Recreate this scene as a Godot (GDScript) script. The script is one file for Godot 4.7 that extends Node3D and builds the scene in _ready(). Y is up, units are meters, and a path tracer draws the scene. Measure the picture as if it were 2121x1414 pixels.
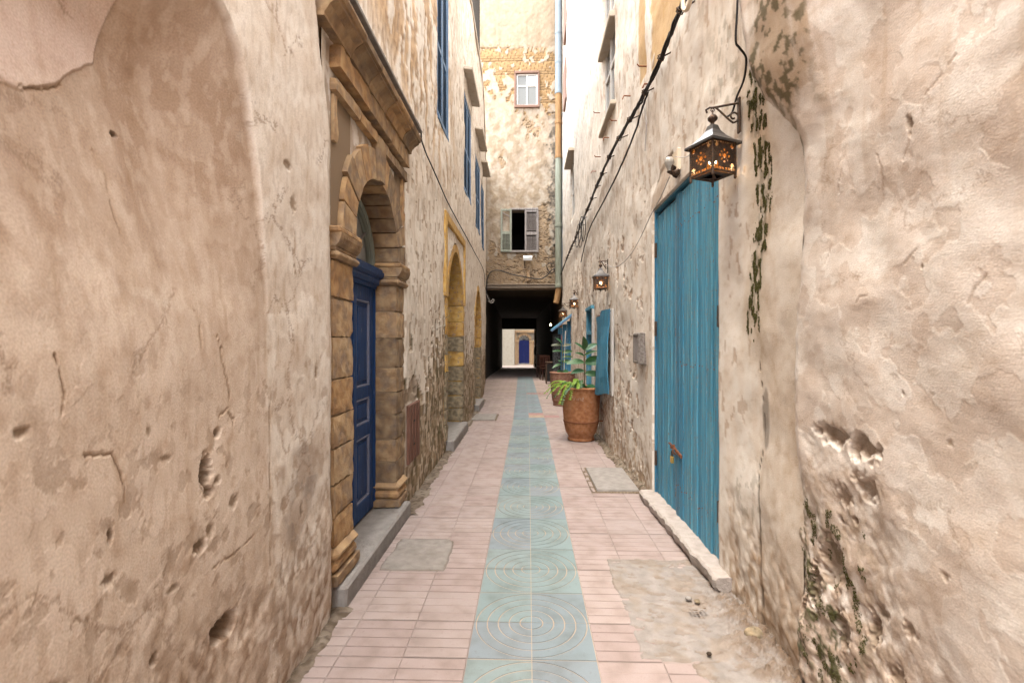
extends Node3D
# A narrow whitewashed lane with tiled paving, old doorways, lanterns and a covered passage at its end.
# Lane axis runs along -Z; "f" below is the distance forward (f = -z), x is across, y is up.

var M := {}
var RNG := RandomNumberGenerator.new()
var names := {}
var _p := Vector3.ZERO
var _c := Color.WHITE
var _hole := false
const FOCAL := 17.313

# ------------------------------------------------------------------ mesh collector
class Geo:
	var v := PackedVector3Array()
	var n := PackedVector3Array()
	var c := PackedColorArray()
	var uv := PackedVector2Array()
	var col := Color.WHITE
	var rng: RandomNumberGenerator
	func one(p: Vector3, q: Vector3, r: Vector3, a: Vector3, b: Vector3, d: Vector3) -> void:
		if (q - p).cross(r - p).dot(a + b + d) > 0.0:
			v.append_array([p, r, q]); n.append_array([a, d, b])
		else:
			v.append_array([p, q, r]); n.append_array([a, b, d])
		c.append_array([col, col, col])
	func tri(p: Vector3, q: Vector3, r: Vector3, m: Vector3) -> void:
		var k := (q - p).cross(r - p).normalized()
		if k.dot(m) < 0.0: k = -k
		one(p, q, r, k, k, k)
	func quad(p: Vector3, q: Vector3, r: Vector3, s: Vector3, m: Vector3) -> void:
		tri(p, q, r, m); tri(p, r, s, m)
	func squad(p: Vector3, q: Vector3, r: Vector3, s: Vector3, a: Vector3, b: Vector3, d: Vector3, e: Vector3) -> void:
		one(p, q, r, a, b, d); one(p, r, s, a, d, e)
	func uquad(p: Vector3, q: Vector3, r: Vector3, s: Vector3, m: Vector3) -> void:   # p top-left, q top-right, r bottom-right, s bottom-left
		var had := v.size()
		quad(p, q, r, s, m)
		var map := {p: Vector2(0, 0), q: Vector2(1, 0), r: Vector2(1, 1), s: Vector2(0, 1)}
		uv.resize(v.size())
		for i in range(had, v.size()): uv[i] = map[v[i]]
	func box(o: Vector3, size: Vector3, b := 0.0, bs := Basis.IDENTITY, jit := 0.0) -> void:
		var h := size * 0.5
		b = minf(b, minf(h.x, minf(h.y, h.z)) * 0.9)
		var pt := PackedVector3Array()
		for i in 8:
			var s := Vector3(1 if i & 1 else -1, 1 if i & 2 else -1, 1 if i & 4 else -1)
			var j := Vector3.ZERO
			if jit > 0.0: j = Vector3(rng.randf_range(-jit, jit), rng.randf_range(-jit, jit), rng.randf_range(-jit, jit))
			for k in 3:
				var q := h - Vector3(b, b, b)
				q[k] = h[k]
				pt.append(o + bs * (s * q + j))
		for k in 3:
			var k1 := (k + 1) % 3
			var k2 := (k + 2) % 3
			for g in 2:
				var m := Vector3.ZERO
				m[k] = 1.0 if g else -1.0
				var i0 := (g << k)
				quad(pt[i0 * 3 + k], pt[(i0 | 1 << k1) * 3 + k], pt[(i0 | 1 << k1 | 1 << k2) * 3 + k], pt[(i0 | 1 << k2) * 3 + k], bs * m)
			if b > 0.0:
				for s1 in 2:
					for s2 in 2:
						var m := Vector3.ZERO
						m[k1] = 1.0 if s1 else -1.0
						m[k2] = 1.0 if s2 else -1.0
						var a := s1 << k1 | s2 << k2
						var z := a | 1 << k
						quad(pt[a * 3 + k1], pt[z * 3 + k1], pt[z * 3 + k2], pt[a * 3 + k2], bs * m)
		if b > 0.0:
			for i in 8:
				tri(pt[i * 3], pt[i * 3 + 1], pt[i * 3 + 2], bs * Vector3(1 if i & 1 else -1, 1 if i & 2 else -1, 1 if i & 4 else -1))
	func rough(o: Vector3, size: Vector3, r: float, amp: float, ns: FastNoiseLite, cell := 0.034) -> void:     # eroded block: rounded arrises, pitted faces
		var h := size * 0.5
		r = minf(r, minf(h.x, minf(h.y, h.z)) * 0.8)
		for k in 3:
			var k1 := (k + 1) % 3
			var k2 := (k + 2) % 3
			var n1 := clampi(int(size[k1] / cell), 2, 12)
			var n2 := clampi(int(size[k2] / cell), 2, 12)
			for g in [-1.0, 1.0]:
				var rows := []
				for i in n1 + 1:
					var row := PackedVector3Array()
					for j in n2 + 1:
						var p := Vector3.ZERO
						p[k] = h[k] * g
						p[k1] = h[k1] * (2.0 * i / n1 - 1.0)
						p[k2] = h[k2] * (2.0 * j / n2 - 1.0)
						var lim := h - Vector3(r, r, r)
						var q := p.clamp(-lim, lim)
						var dir := (p - q).normalized()
						var edge := (p - q).length() / r - 1.0
						var w := o + p
						var e := ns.get_noise_3d(w.x, w.y, w.z)
						row.append(o + q + dir * (r + amp * (e - 0.35) * (1.0 + 2.2 * clampf(edge, 0.0, 0.8))))
					rows.append(row)
				var m := Vector3.ZERO
				m[k] = g
				for i in n1:
					for j in n2: quad(rows[i][j], rows[i + 1][j], rows[i + 1][j + 1], rows[i][j + 1], m)
	func tube(pts: PackedVector3Array, r: float, sides := 6, r2 := -1.0) -> void:
		var rings := []
		var nor := []
		var side := Vector3.UP
		for i in pts.size():
			var t := (pts[mini(i + 1, pts.size() - 1)] - pts[maxi(i - 1, 0)]).normalized()
			if i == 0: side = t.cross(Vector3(0.31, 0.87, 0.37)).normalized()
			side = (side - t * side.dot(t)).normalized()
			var up := t.cross(side)
			var rr := r if r2 < 0.0 else lerpf(r, r2, float(i) / (pts.size() - 1))
			var ring := PackedVector3Array()
			var ns := PackedVector3Array()
			for k in sides:
				var a := TAU * k / sides
				var d := side * cos(a) + up * sin(a)
				ring.append(pts[i] + d * rr); ns.append(d)
			rings.append(ring); nor.append(ns)
		for i in pts.size() - 1:
			for k in sides:
				var l := (k + 1) % sides
				squad(rings[i][k], rings[i + 1][k], rings[i + 1][l], rings[i][l], nor[i][k], nor[i + 1][k], nor[i + 1][l], nor[i][l])
		for e in [0, pts.size() - 1]:
			var m := (pts[e] - pts[1 if e == 0 else e - 1]).normalized()
			for k in range(1, sides - 1): tri(rings[e][0], rings[e][k], rings[e][k + 1], m)
	func lathe(prof: Array, segs: int, o: Vector3, wob := 0.0, ns: FastNoiseLite = null) -> void:
		var rows := []
		for i in prof.size():
			var row := PackedVector3Array()
			for k in segs:
				var a := TAU * k / segs
				var r: float = prof[i].x
				if ns: r += wob * ns.get_noise_3d(cos(a) * 3.0, prof[i].y * 6.0, sin(a) * 3.0)
				row.append(o + Vector3(cos(a) * r, prof[i].y, sin(a) * r))
			rows.append(row)
		var nn := []
		for i in prof.size():
			var t: Vector2 = prof[mini(i + 1, prof.size() - 1)] - prof[maxi(i - 1, 0)]
			nn.append(Vector2(t.y, -t.x).normalized())
		for i in prof.size() - 1:
			for k in segs:
				var l := (k + 1) % segs
				var a := TAU * k / segs
				var b := TAU * l / segs
				squad(rows[i][k], rows[i + 1][k], rows[i + 1][l], rows[i][l], Vector3(cos(a) * nn[i].x, nn[i].y, sin(a) * nn[i].x), Vector3(cos(a) * nn[i + 1].x, nn[i + 1].y, sin(a) * nn[i + 1].x), Vector3(cos(b) * nn[i + 1].x, nn[i + 1].y, sin(b) * nn[i + 1].x), Vector3(cos(b) * nn[i].x, nn[i].y, sin(b) * nn[i].x))
	func extrude(poly: PackedVector2Array, o: Vector3, ax: Vector3, ay: Vector3, d: Vector3) -> void:
		var pts := PackedVector3Array()
		var mid := Vector3.ZERO
		for q in poly:
			pts.append(o + ax * q.x + ay * q.y)
			mid += pts[-1] / poly.size()
		var area := 0.0
		for i in poly.size(): area += poly[i].cross(poly[(i + 1) % poly.size()])
		for i in poly.size():
			var l := (i + 1) % poly.size()
			var e := poly[l] - poly[i]
			var m := Vector2(e.y, -e.x) * signf(area)
			quad(pts[i], pts[l], pts[l] + d, pts[i] + d, ax * m.x + ay * m.y)
		var idx := Geometry2D.triangulate_polygon(poly)
		for i in range(0, idx.size(), 3):
			tri(pts[idx[i]], pts[idx[i + 1]], pts[idx[i + 2]], -d)
			tri(pts[idx[i]] + d, pts[idx[i + 1]] + d, pts[idx[i + 2]] + d, d)
	func mesh() -> ArrayMesh:
		var a := []
		a.resize(Mesh.ARRAY_MAX)
		a[Mesh.ARRAY_VERTEX] = v
		a[Mesh.ARRAY_NORMAL] = n
		a[Mesh.ARRAY_COLOR] = c
		if uv.size() == v.size(): a[Mesh.ARRAY_TEX_UV] = uv
		var m := ArrayMesh.new()
		m.add_surface_from_arrays(Mesh.PRIMITIVE_TRIANGLES, a)
		return m

func geo() -> Geo:
	var g := Geo.new()
	g.rng = RNG
	return g

func P(x: float, y: float, f: float) -> Vector3: return Vector3(x, y, -f)
func rnd(a: float, b: float) -> float: return RNG.randf_range(a, b)

func numbered(called: String) -> String:
	var k: int = names.get(called, 0)
	names[called] = k + 1
	return called if k == 0 else "%s_%03d" % [called, k]

func tag(o: Node3D, label: String, category: String, group := "") -> Node3D:
	o.set_meta("label", label)
	o.set_meta("category", category)
	if group: o.set_meta("group", group)
	return o

func thing(called: String, label: String, category: String, at := Vector3.ZERO, group := "") -> Node3D:
	var o := Node3D.new()
	o.name = numbered(called)
	add_child(o)
	o.position = at
	tag(o, label, category, group)
	return o

# points in world axes; the mesh is shifted so that the node sits at "at" in world axes under its parent
func obj(called: String, mesh: Mesh, mat: Material, parent: Node = self, at := Vector3.ZERO) -> MeshInstance3D:
	var o := MeshInstance3D.new()
	o.name = numbered(called) if parent == self else called
	o.mesh = mesh
	o.material_override = mat
	o.position = at
	parent.add_child(o, true)
	return o

func struct(called: String, mesh: Mesh, mat: Material) -> MeshInstance3D:
	var o := obj(called, mesh, mat)
	o.set_meta("kind", "structure")
	return o

func stuff(o: Node3D) -> Node3D:
	o.set_meta("kind", "stuff")
	return o

func ss(a: float, b: float, x: float) -> float:
	var t := clampf((x - a) / (b - a), 0.0, 1.0)
	return t * t * (3.0 - 2.0 * t)

func tab(xs: Array, vs: Array, x: float) -> float:
	if x <= xs[0]: return vs[0]
	for i in range(1, xs.size()):
		if x <= xs[i]: return lerpf(vs[i - 1], vs[i], (x - xs[i - 1]) / (xs[i] - xs[i - 1]))
	return vs[-1]

func XR(f: float) -> float: return tab([2.3, 5.0, 6.5, 9.5, 12.0, 19.0], [1.2, 1.19, 1.13, 1.12, 1.15, 1.33], f)
func XL(f: float) -> float: return tab([2.0, 9.0, 12.4, 15.5, 19.2], [-1.08, -1.1, -1.14, -1.36, -1.64], f)
func floor_y(f: float) -> float: return -maxf(0.0, f - 21.0) * 0.0285 if f < 49.0 else -0.798

# ------------------------------------------------------------------ noise and textures
func nz(freq: float, s: int, oct := 3, kind := FastNoiseLite.TYPE_SIMPLEX_SMOOTH) -> FastNoiseLite:
	var n := FastNoiseLite.new()
	n.noise_type = kind
	n.seed = s
	n.frequency = freq
	n.fractal_type = FastNoiseLite.FRACTAL_FBM if oct > 1 else FastNoiseLite.FRACTAL_NONE
	n.fractal_octaves = oct
	n.fractal_gain = 0.45
	return n

func nimg(size: int, freq: float, s: int, oct := 4, stretch := 1, kind := FastNoiseLite.TYPE_SIMPLEX_SMOOTH, ridged := false) -> Image:
	var n := nz(freq, s, oct, kind)
	if ridged: n.fractal_type = FastNoiseLite.FRACTAL_RIDGED
	if kind == FastNoiseLite.TYPE_CELLULAR:
		n.cellular_return_type = FastNoiseLite.RETURN_DISTANCE2_SUB
		n.domain_warp_enabled = true
		n.domain_warp_amplitude = 14.0
		n.domain_warp_frequency = 0.03
	var im := n.get_seamless_image(size, size / stretch, false, false, 0.15, true)
	if stretch > 1: im.resize(size, size, Image.INTERPOLATE_CUBIC)
	im.convert(Image.FORMAT_L8)
	return im

func lut(im: Image, stops: Array) -> Image:          # stops: [[t, linear Color], ...]
	var r := PackedByteArray(); r.resize(256 * 3)
	for i in 256:
		var t := i / 255.0
		var c: Color = stops[-1][1]
		for k in range(stops.size()):
			if t <= stops[k][0]:
				c = stops[k][1] if k == 0 else stops[k - 1][1].lerp(stops[k][1], (t - stops[k - 1][0]) / (stops[k][0] - stops[k - 1][0]))
				break
		c = c.linear_to_srgb()
		r[i * 3] = int(clampf(c.r, 0, 1) * 255); r[i * 3 + 1] = int(clampf(c.g, 0, 1) * 255); r[i * 3 + 2] = int(clampf(c.b, 0, 1) * 255)
	var src := im.get_data()
	var out := PackedByteArray(); out.resize(src.size() * 3)
	for i in src.size():
		var k := src[i] * 3
		var o := i * 3
		out[o] = r[k]; out[o + 1] = r[k + 1]; out[o + 2] = r[k + 2]
	return Image.create_from_data(im.get_width(), im.get_height(), false, Image.FORMAT_RGB8, out)

func over(base: Image, top: Image, mask: Image, lo: int, hi: int) -> Image:   # base where mask < lo, top where mask > hi
	var a := base.get_data()
	var b := top.get_data()
	var m := mask.get_data()
	for i in m.size():
		var t := (m[i] - lo) * 256 / (hi - lo)
		if t <= 0: continue
		if t > 256: t = 256
		for k in 3:
			var o := i * 3 + k
			a[o] = (a[o] * (256 - t) + b[o] * t) >> 8
	return Image.create_from_data(base.get_width(), base.get_height(), false, Image.FORMAT_RGB8, a)

func mean(a: Image, b: Image) -> Image:
	var x := a.get_data()
	var y := b.get_data()
	for i in x.size(): x[i] = (x[i] + y[i]) >> 1
	return Image.create_from_data(a.get_width(), a.get_height(), false, Image.FORMAT_L8, x)

func times(a: Image, b: Image, lo: int) -> Image:      # a darkened by b down to lo / 255
	var x := a.get_data()
	var y := b.get_data()
	for i in y.size():
		var t := lo + (255 - lo) * y[i] / 255
		for k in 3: x[i * 3 + k] = x[i * 3 + k] * t / 255
	return Image.create_from_data(a.get_width(), a.get_height(), false, Image.FORMAT_RGB8, x)

func tex(im: Image) -> ImageTexture: return ImageTexture.create_from_image(im)
func L(r: float, g: float, b: float) -> Color: return Color(r, g, b)

func mat(col: Color, rough := 0.9, t: Texture2D = null, scale := Vector3.ONE, bump: Texture2D = null, cm := 0.2, world := true) -> StandardMaterial3D:
	var m := StandardMaterial3D.new()
	m.albedo_color = col.linear_to_srgb()
	m.roughness = rough
	m.metallic_specular = 0.35
	if t: m.albedo_texture = t
	if t or bump:
		m.uv1_triplanar = true
		m.uv1_world_triplanar = world
		m.uv1_scale = scale
		m.uv1_triplanar_sharpness = 4.0
	if bump:
		m.heightmap_enabled = true
		m.heightmap_texture = bump
		m.heightmap_scale = cm
	return m

func with_detail(m: StandardMaterial3D, t: Texture2D, scale: Vector3) -> StandardMaterial3D:
	m.detail_enabled = true
	m.detail_albedo = t
	m.detail_blend_mode = BaseMaterial3D.BLEND_MODE_MUL
	m.detail_uv_layer = BaseMaterial3D.DETAIL_UV_2
	m.uv2_triplanar = true
	m.uv2_world_triplanar = true
	m.uv2_scale = scale
	return m

func glow(col: Color, e: float) -> StandardMaterial3D:
	var m := StandardMaterial3D.new()
	m.albedo_color = col
	m.emission_enabled = true
	m.emission = col
	m.emission_energy_multiplier = e
	return m

func make_materials() -> void:
	var fine := nimg(512, 0.045, 11, 5)
	var soft := nimg(512, 0.012, 12, 5)
	var streak := nimg(512, 0.03, 13, 4, 8)
	var pits := nimg(512, 0.035, 14, 3, 1, FastNoiseLite.TYPE_SIMPLEX_SMOOTH)
	var crack := nimg(512, 0.014, 15, 2, 1, FastNoiseLite.TYPE_CELLULAR)
	var speck := nimg(512, 0.16, 16, 2)
	var w := L(1, 1, 1)
	var t_fine := tex(fine)
	var t_speck := tex(speck)
	var t_mottle := tex(lut(soft, [[0.0, L(.88, .84, .80)], [0.35, L(.96, .95, .94)], [0.6, L(.98, .98, .98)], [1.0, w]]))
	var t_grime := tex(lut(streak, [[0.0, L(.86, .82, .77)], [0.3, L(.96, .95, .94)], [0.55, L(.98, .98, .98)], [1.0, w]]))
	var t_crack := tex(over(lut(soft, [[0.0, L(.90, .88, .86)], [1.0, w]]), lut(fine, [[0, L(.96, .95, .94)], [1, w]]), fine, 60, 220))
	var rough_h := fine.duplicate()
	var t_rough: ImageTexture
	if true:
		var a: PackedByteArray = rough_h.get_data()
		var b := pits.get_data()
		var s := speck.get_data()
		for i in a.size(): a[i] = clampi((a[i] * 2 + s[i]) / 4 + mini(b[i], 110) * 60 / 110, 0, 255)
		t_rough = tex(Image.create_from_data(512, 512, false, Image.FORMAT_L8, a))
	var grain := nimg(512, 0.11, 61, 4)
	var t_brush_v := tex(mean(mean(nimg(512, 0.12, 62, 4, 4), grain), speck))
	var bh := nimg(512, 0.12, 63, 4, 4)
	bh.rotate_90(CLOCKWISE)
	var t_brush_h := tex(mean(mean(bh, grain), speck))
	var t_wash := tex(times(over(lut(soft, [[0.0, L(.82, .76, .70)], [0.3, L(.95, .93, .91)], [0.6, L(.985, .98, .975)], [1.0, w]]), lut(fine, [[0, L(.70, .61, .52)], [1, L(.90, .86, .81)]]), mean(grain, fine), 160, 215), speck, 222))
	# plaster: vertex colours carry the stains and the painted niche shade, these the grain
	M.plaster = with_detail(mat(w, 0.93, t_wash, Vector3(1.7, 1.3, 1.7), t_brush_v, 0.09), t_grime, Vector3(0.9, 0.55, 0.9))
	M.plaster.vertex_color_use_as_albedo = true
	M.plaster_r = with_detail(mat(w, 0.93, t_wash, Vector3(1.3, 1.9, 1.3), t_brush_h, 0.09), t_mottle, Vector3(0.53, 0.61, 0.53))
	M.plaster_r.vertex_color_use_as_albedo = true
	M.plaster_far = with_detail(mat(w, 0.93, t_mottle, Vector3(0.8, 0.6, 0.8), t_rough, 0.5), t_grime, Vector3(0.45, 0.22, 0.45))
	M.plaster_far.vertex_color_use_as_albedo = true
	M.masonry = mat(L(.42, .35, .28), 0.95, t_mottle, Vector3(0.7, 0.7, 0.7), t_rough, 1.0)
	M.soot_shade = mat(L(.035, .03, .026), 0.95, t_mottle, Vector3(0.9, 0.9, 0.9), t_rough, 1.0)  # near black: darkness of the unlit passage and room put into the colour
	M.ground = mat(L(.30, .25, .20), 0.95, t_mottle, Vector3(0.8, 0.8, 0.8), t_rough, 0.5)
	# sandstone in four tones
	var stone_im := over(lut(soft, [[0.0, L(.218, .137, .081)], [0.3, L(.312, .203, .116)], [0.55, L(.384, .260, .150)], [0.8, L(.435, .314, .189)], [1.0, L(.334, .245, .163)]]), lut(fine, [[0, L(.174, .126, .095)], [1, L(.275, .207, .158)]]), nimg(512, 0.012, 21, 5), 110, 250)
	var t_stone := tex(stone_im)
	for k in 5:
		var tint: Color = [L(.98, .95, .90), L(.74, .71, .68), w, L(.58, .57, .57), L(.95, .84, .70)][k]
		var m := mat(tint, 0.92, t_stone, Vector3(1.3, 1.3, 1.3), t_rough, 0.42)
		m.uv1_offset = Vector3(k * 0.37, k * 0.21, k * 0.53)
		M["stone%d" % k] = m
	var t_yel := tex(over(lut(soft, [[0.0, L(.324, .173, .050)], [0.5, L(.475, .288, .086)], [1.0, L(.518, .360, .158)]]), lut(fine, [[0, L(.252, .158, .094)], [1, L(.396, .274, .173)]]), nimg(512, 0.02, 31, 4), 165, 200))
	M.yellow = mat(w, 0.92, t_yel, Vector3(1.3, 1.3, 1.3), t_rough, 0.25)
	M.yellow1 = mat(L(.93, .88, .85), 0.92, t_yel, Vector3(1.1, 1.1, 1.1), t_rough, 0.6)
	M.yellow1.uv1_offset = Vector3(0.3, 0.6, 0.1)
	M.greystone = mat(L(.787, .752, .700), 0.93, tex(lut(soft, [[0.0, L(.140, .114, .079)], [0.5, L(.297, .245, .175)], [1.0, L(.438, .333, .210)]])), Vector3(1.9, 1.9, 1.9), t_rough, 0.8)
	M.cement = with_detail(mat(w, 0.9, tex(lut(soft, [[0.0, L(.195, .175, .162)], [0.45, L(.235, .213, .198)], [1.0, L(.275, .252, .236)]])), Vector3(1.6, 1.6, 1.6), t_rough, 0.35), tex(lut(speck, [[0.0, L(.7, .68, .66)], [0.4, L(.93, .93, .93)], [1.0, w]])), Vector3(3, 3, 3))
	M.dirt = mat(w, 0.97, tex(lut(fine, [[0.0, L(.050, .035, .022)], [0.5, L(.130, .095, .065)], [1.0, L(.210, .165, .125)]])), Vector3(1.8, 1.8, 1.8), t_rough, 0.8)
	# paving
	var t_dusty := tex(over(lut(soft, [[0.0, L(.72, .685, .66)], [0.35, L(.90, .885, .87)], [0.65, L(.98, .98, .98)], [1.0, w]]), lut(fine, [[0, L(.66, .60, .56)], [1, L(.90, .87, .85)]]), mean(grain, fine), 165, 215))
	var t_salt := tex(lut(speck, [[0.0, L(.74, .73, .72)], [0.35, L(.92, .92, .91)], [1.0, w]]))
	var pinks := [L(.297, .234, .220), L(.309, .245, .231), L(.287, .224, .211), L(.317, .255, .239), L(.293, .236, .223)]
	for k in 5: M["pink%d" % k] = with_detail(mat(pinks[k], 0.82, t_dusty, Vector3(.83, .83, .83), t_fine, 0.06), t_salt, Vector3(2.6, 2.6, 2.6))
	var greens := [L(.164, .213, .218), L(.177, .224, .230), L(.168, .203, .224), L(.192, .234, .238), L(.181, .210, .233)]
	for k in 5: M["green%d" % k] = with_detail(mat(greens[k], 0.72, t_dusty, Vector3(.83, .83, .83), t_fine, 0.05), t_salt, Vector3(3.1, 3.1, 3.1))
	M.grout = mat(L(.255, .208, .19), 0.95, t_mottle, Vector3(2.1, 2.1, 2.1), t_speck, 0.1)
	M.joint = mat(L(.314, .251, .201), 0.95, t_mottle, Vector3(2.1, 2.1, 2.1))
	M.far_tile = with_detail(mat(w, 0.85, t_dusty, Vector3(1.1, 1.1, 1.1)), t_salt, Vector3(2, 2, 2))
	M.far_tile.vertex_color_use_as_albedo = true
	# painted wood
	var wood := nimg(512, 0.05, 41, 4, 16)
	var fleck := nimg(512, 0.055, 42, 4, 4)
	var teal_im := over(lut(wood, [[0.0, L(.014, .08, .14)], [0.25, L(.042, .19, .315)], [0.65, L(.085, .295, .425)], [1.0, L(.23, .42, .50)]]), lut(fine, [[0, L(.080, .060, .048)], [0.6, L(.208, .176, .152)], [1, L(.320, .288, .264)]]), mean(fleck, grain), 158, 178)
	var t_teal := tex(teal_im)
	for k in 4:
		var m := mat([L(1, 1, 1), L(.68, .80, .86), L(.95, .93, .90), L(.60, .68, .74)][k], 0.66, t_teal, Vector3(2.2, 0.75, 2.2), tex(wood) if k == 0 else M.teal0.heightmap_texture, 0.18)
		m.uv1_offset = Vector3(k * 0.17, k * 0.31, k * 0.23)
		M["teal%d" % k] = m
	var t_navy := tex(over(lut(wood, [[0.0, L(.004, .017, .055)], [0.5, L(.008, .033, .110)], [1.0, L(.019, .065, .178)]]), lut(fine, [[0, L(.115, .114, .110)], [1, L(.344, .357, .334)]]), fleck, 215, 235))
	M.navy = mat(w, 0.5, t_navy, Vector3(2.4, 0.8, 2.4), t_fine, 0.08)
	M.navy_edge = mat(L(.16, .17, .24), 0.7, t_mottle, Vector3(3, 3, 3))
	M.royal = mat(L(.004, .010, .085), 0.5, t_mottle, Vector3(1, 1, 1))
	var t_blue := tex(over(lut(wood, [[0.0, L(.05, .09, .16)], [0.5, L(.085, .15, .245)], [1.0, L(.14, .22, .32)]]), lut(fine, [[0, L(.2, .17, .15)], [1, L(.42, .38, .34)]]), fleck, 205, 230))
	M.shutter = mat(w, 0.6, t_blue, Vector3(2, 0.8, 2), t_fine, 0.08)
	M.old_wood = mat(w, 0.85, tex(lut(wood, [[0.0, L(.09, .075, .07)], [0.5, L(.20, .18, .175)], [1.0, L(.30, .28, .27)]])), Vector3(2, 0.9, 2), tex(wood), 0.15)
	M.green_wood = mat(L(.9, 1.0, .92), 0.85, tex(lut(wood, [[0.0, L(.11, .105, .092)], [0.5, L(.215, .208, .19)], [1.0, L(.31, .30, .28)]])), Vector3(2, 0.9, 2))
	M.white_wood = mat(L(.46, .44, .42), 0.7, t_grime, Vector3(2, 1, 2))
	M.red_wood = mat(L(.15, .09, .07), 0.8, t_grime, Vector3(2, 1, 2))
	M.dark_wood = mat(L(.055, .032, .02), 0.6, t_grime, Vector3(2, 1, 2))
	M.chair = mat(L(.042, .013, .007), 0.5, t_grime, Vector3(2, 1, 2))
	M.brown_door = mat(w, 0.75, tex(lut(wood, [[0.0, L(.10, .045, .03)], [0.5, L(.20, .09, .06)], [1.0, L(.30, .15, .10)]])), Vector3(2, 0.9, 2), t_fine, 0.1)
	M.beam = mat(L(.17, .135, .105), 0.9, t_mottle, Vector3(1.1, 4, 4), t_brush_h, 0.4)
	M.glass = mat(L(.13, .15, .165), 0.12)
	M.glass.metallic_specular = 0.6
	M.frosted = mat(L(.124, .127, .124), 0.35, t_mottle, Vector3(3, 3, 3))
	M.grey_glass = mat(L(.30, .29, .27), 0.3, t_grime, Vector3(3, 2, 3))
	M.black = mat(L(.012, .011, .011), 0.7)
	# metal
	var t_rust := tex(over(lut(soft, [[0.0, L(.03, .022, .018)], [0.6, L(.06, .042, .032)], [1.0, L(.10, .07, .05)]]), lut(fine, [[0, L(.10, .04, .015)], [1, L(.22, .10, .04)]]), fine, 150, 210))
	M.iron = mat(w, 0.55, t_rust, Vector3(4, 4, 4), t_fine, 0.1)
	M.iron.metallic = 0.4
	M.roof_metal = mat(L(.12, .115, .115), 0.42, t_mottle, Vector3(5, 5, 5), t_fine, 0.05)
	M.roof_metal.metallic = 0.75
	M.rust = mat(w, 0.8, tex(lut(fine, [[0.0, L(.08, .025, .012)], [0.6, L(.20, .075, .035)], [1.0, L(.34, .15, .07)]])), Vector3(4, 4, 4), t_speck, 0.1)
	M.brass = mat(L(.55, .36, .10), 0.4)
	M.brass.metallic = 0.8
	M.hatch = mat(w, 0.7, tex(lut(streak, [[0.0, L(.075, .034, .022)], [0.5, L(.139, .064, .044)], [1.0, L(.188, .094, .068)]])), Vector3(3, 1.5, 3), t_fine, 0.1)
	M.meter = mat(w, 0.6, tex(lut(soft, [[0.0, L(.098, .075, .064)], [0.5, L(.180, .158, .143)], [1.0, L(.270, .247, .232)]])), Vector3(5, 5, 5), t_fine, 0.1)
	M.cable = mat(L(.022, .020, .020), 0.6)
	M.cable_grey = mat(L(.34, .31, .29), 0.7)
	M.pipe_grey = mat(L(.15, .185, .22), 0.55, t_grime, Vector3(3, 1, 3))
	M.pipe_rust = mat(w, 0.7, tex(lut(streak, [[0.0, L(.117, .055, .022)], [0.5, L(.198, .105, .044)], [1.0, L(.252, .180, .077)]])), Vector3(3, 0.7, 3))
	M.pipe_green = mat(w, 0.65, tex(lut(streak, [[0.0, L(.10, .10, .075)], [0.5, L(.155, .165, .13)], [1.0, L(.21, .22, .18)]])), Vector3(3, 0.7, 3))
	M.lamp_white = mat(L(.36, .36, .36), 0.3)
	M.lamp_white.metallic = 0.3
	M.bulb_glass = mat(L(.30, .28, .25), 0.12)
	M.ceramic = mat(L(.62, .52, .40), 0.5)
	# clay and plants
	M.clay = mat(w, 0.82, tex(over(lut(soft, [[0.0, L(.214, .080, .032)], [0.5, L(.308, .130, .057)], [1.0, L(.372, .184, .091)]]), lut(fine, [[0, L(.243, .154, .105)], [1, L(.358, .253, .189)]]), nimg(512, 0.02, 51, 4), 185, 250)), Vector3(2, 2, 2), t_fine, 0.06)
	M.clay_old = mat(w, 0.88, tex(over(lut(soft, [[0.0, L(.156, .069, .042)], [0.5, L(.228, .111, .072)], [1.0, L(.276, .162, .108)]]), lut(fine, [[0, L(.204, .144, .114)], [1, L(.300, .228, .186)]]), nimg(512, 0.02, 52, 4), 165, 220)), Vector3(2.5, 2.5, 2.5), t_fine, 0.15)
	M.chalk = mat(L(.330, .252, .198), 0.95)
	M.soil = mat(L(.05, .035, .025), 1.0, t_mottle, Vector3(6, 6, 6), t_rough, 0.8)
	for k in 3:
		var m := mat([L(.024, .079, .032), L(.038, .098, .034), L(.049, .056, .030)][k], 0.45)
		m.metallic_specular = 0.4
		m.backlight_enabled = true
		m.backlight = Color(.10, .25, .06)
		M["leaf%d" % k] = m
	M.lime = mat(L(.143, .225, .026), 0.5)
	M.lime.backlight_enabled = true
	M.lime.backlight = Color(.35, .5, .08)
	M.stem = mat(L(.14, .10, .06), 0.8)
	M.sprout = mat(L(.30, .07, .04), 0.5)
	M.dry = mat(L(.20, .12, .06), 0.9)
	M.amber = StandardMaterial3D.new()
	M.amber.albedo_color = Color(0.85, 0.58, 0.25, 0.16)
	M.amber.transparency = BaseMaterial3D.TRANSPARENCY_ALPHA
	M.amber.roughness = 0.2
	M.amber.emission_enabled = true
	M.amber.emission = Color(1.0, 0.33, 0.05)
	M.amber.emission_energy_multiplier = 0.002
	M.bulb = glow(Color(1.0, 0.86, 0.62), 1.6)

# ------------------------------------------------------------------ relief walls
func steps(from: float, to: float, k: float, least: float, most := 1.0) -> PackedFloat32Array:   # spacing grows with the square of the distance
	var a := PackedFloat32Array()
	var x := from
	while x < to - 0.0005:
		a.append(x)
		x += clampf(x * x * k, least, most)
	a.append(to)
	return a

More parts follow.
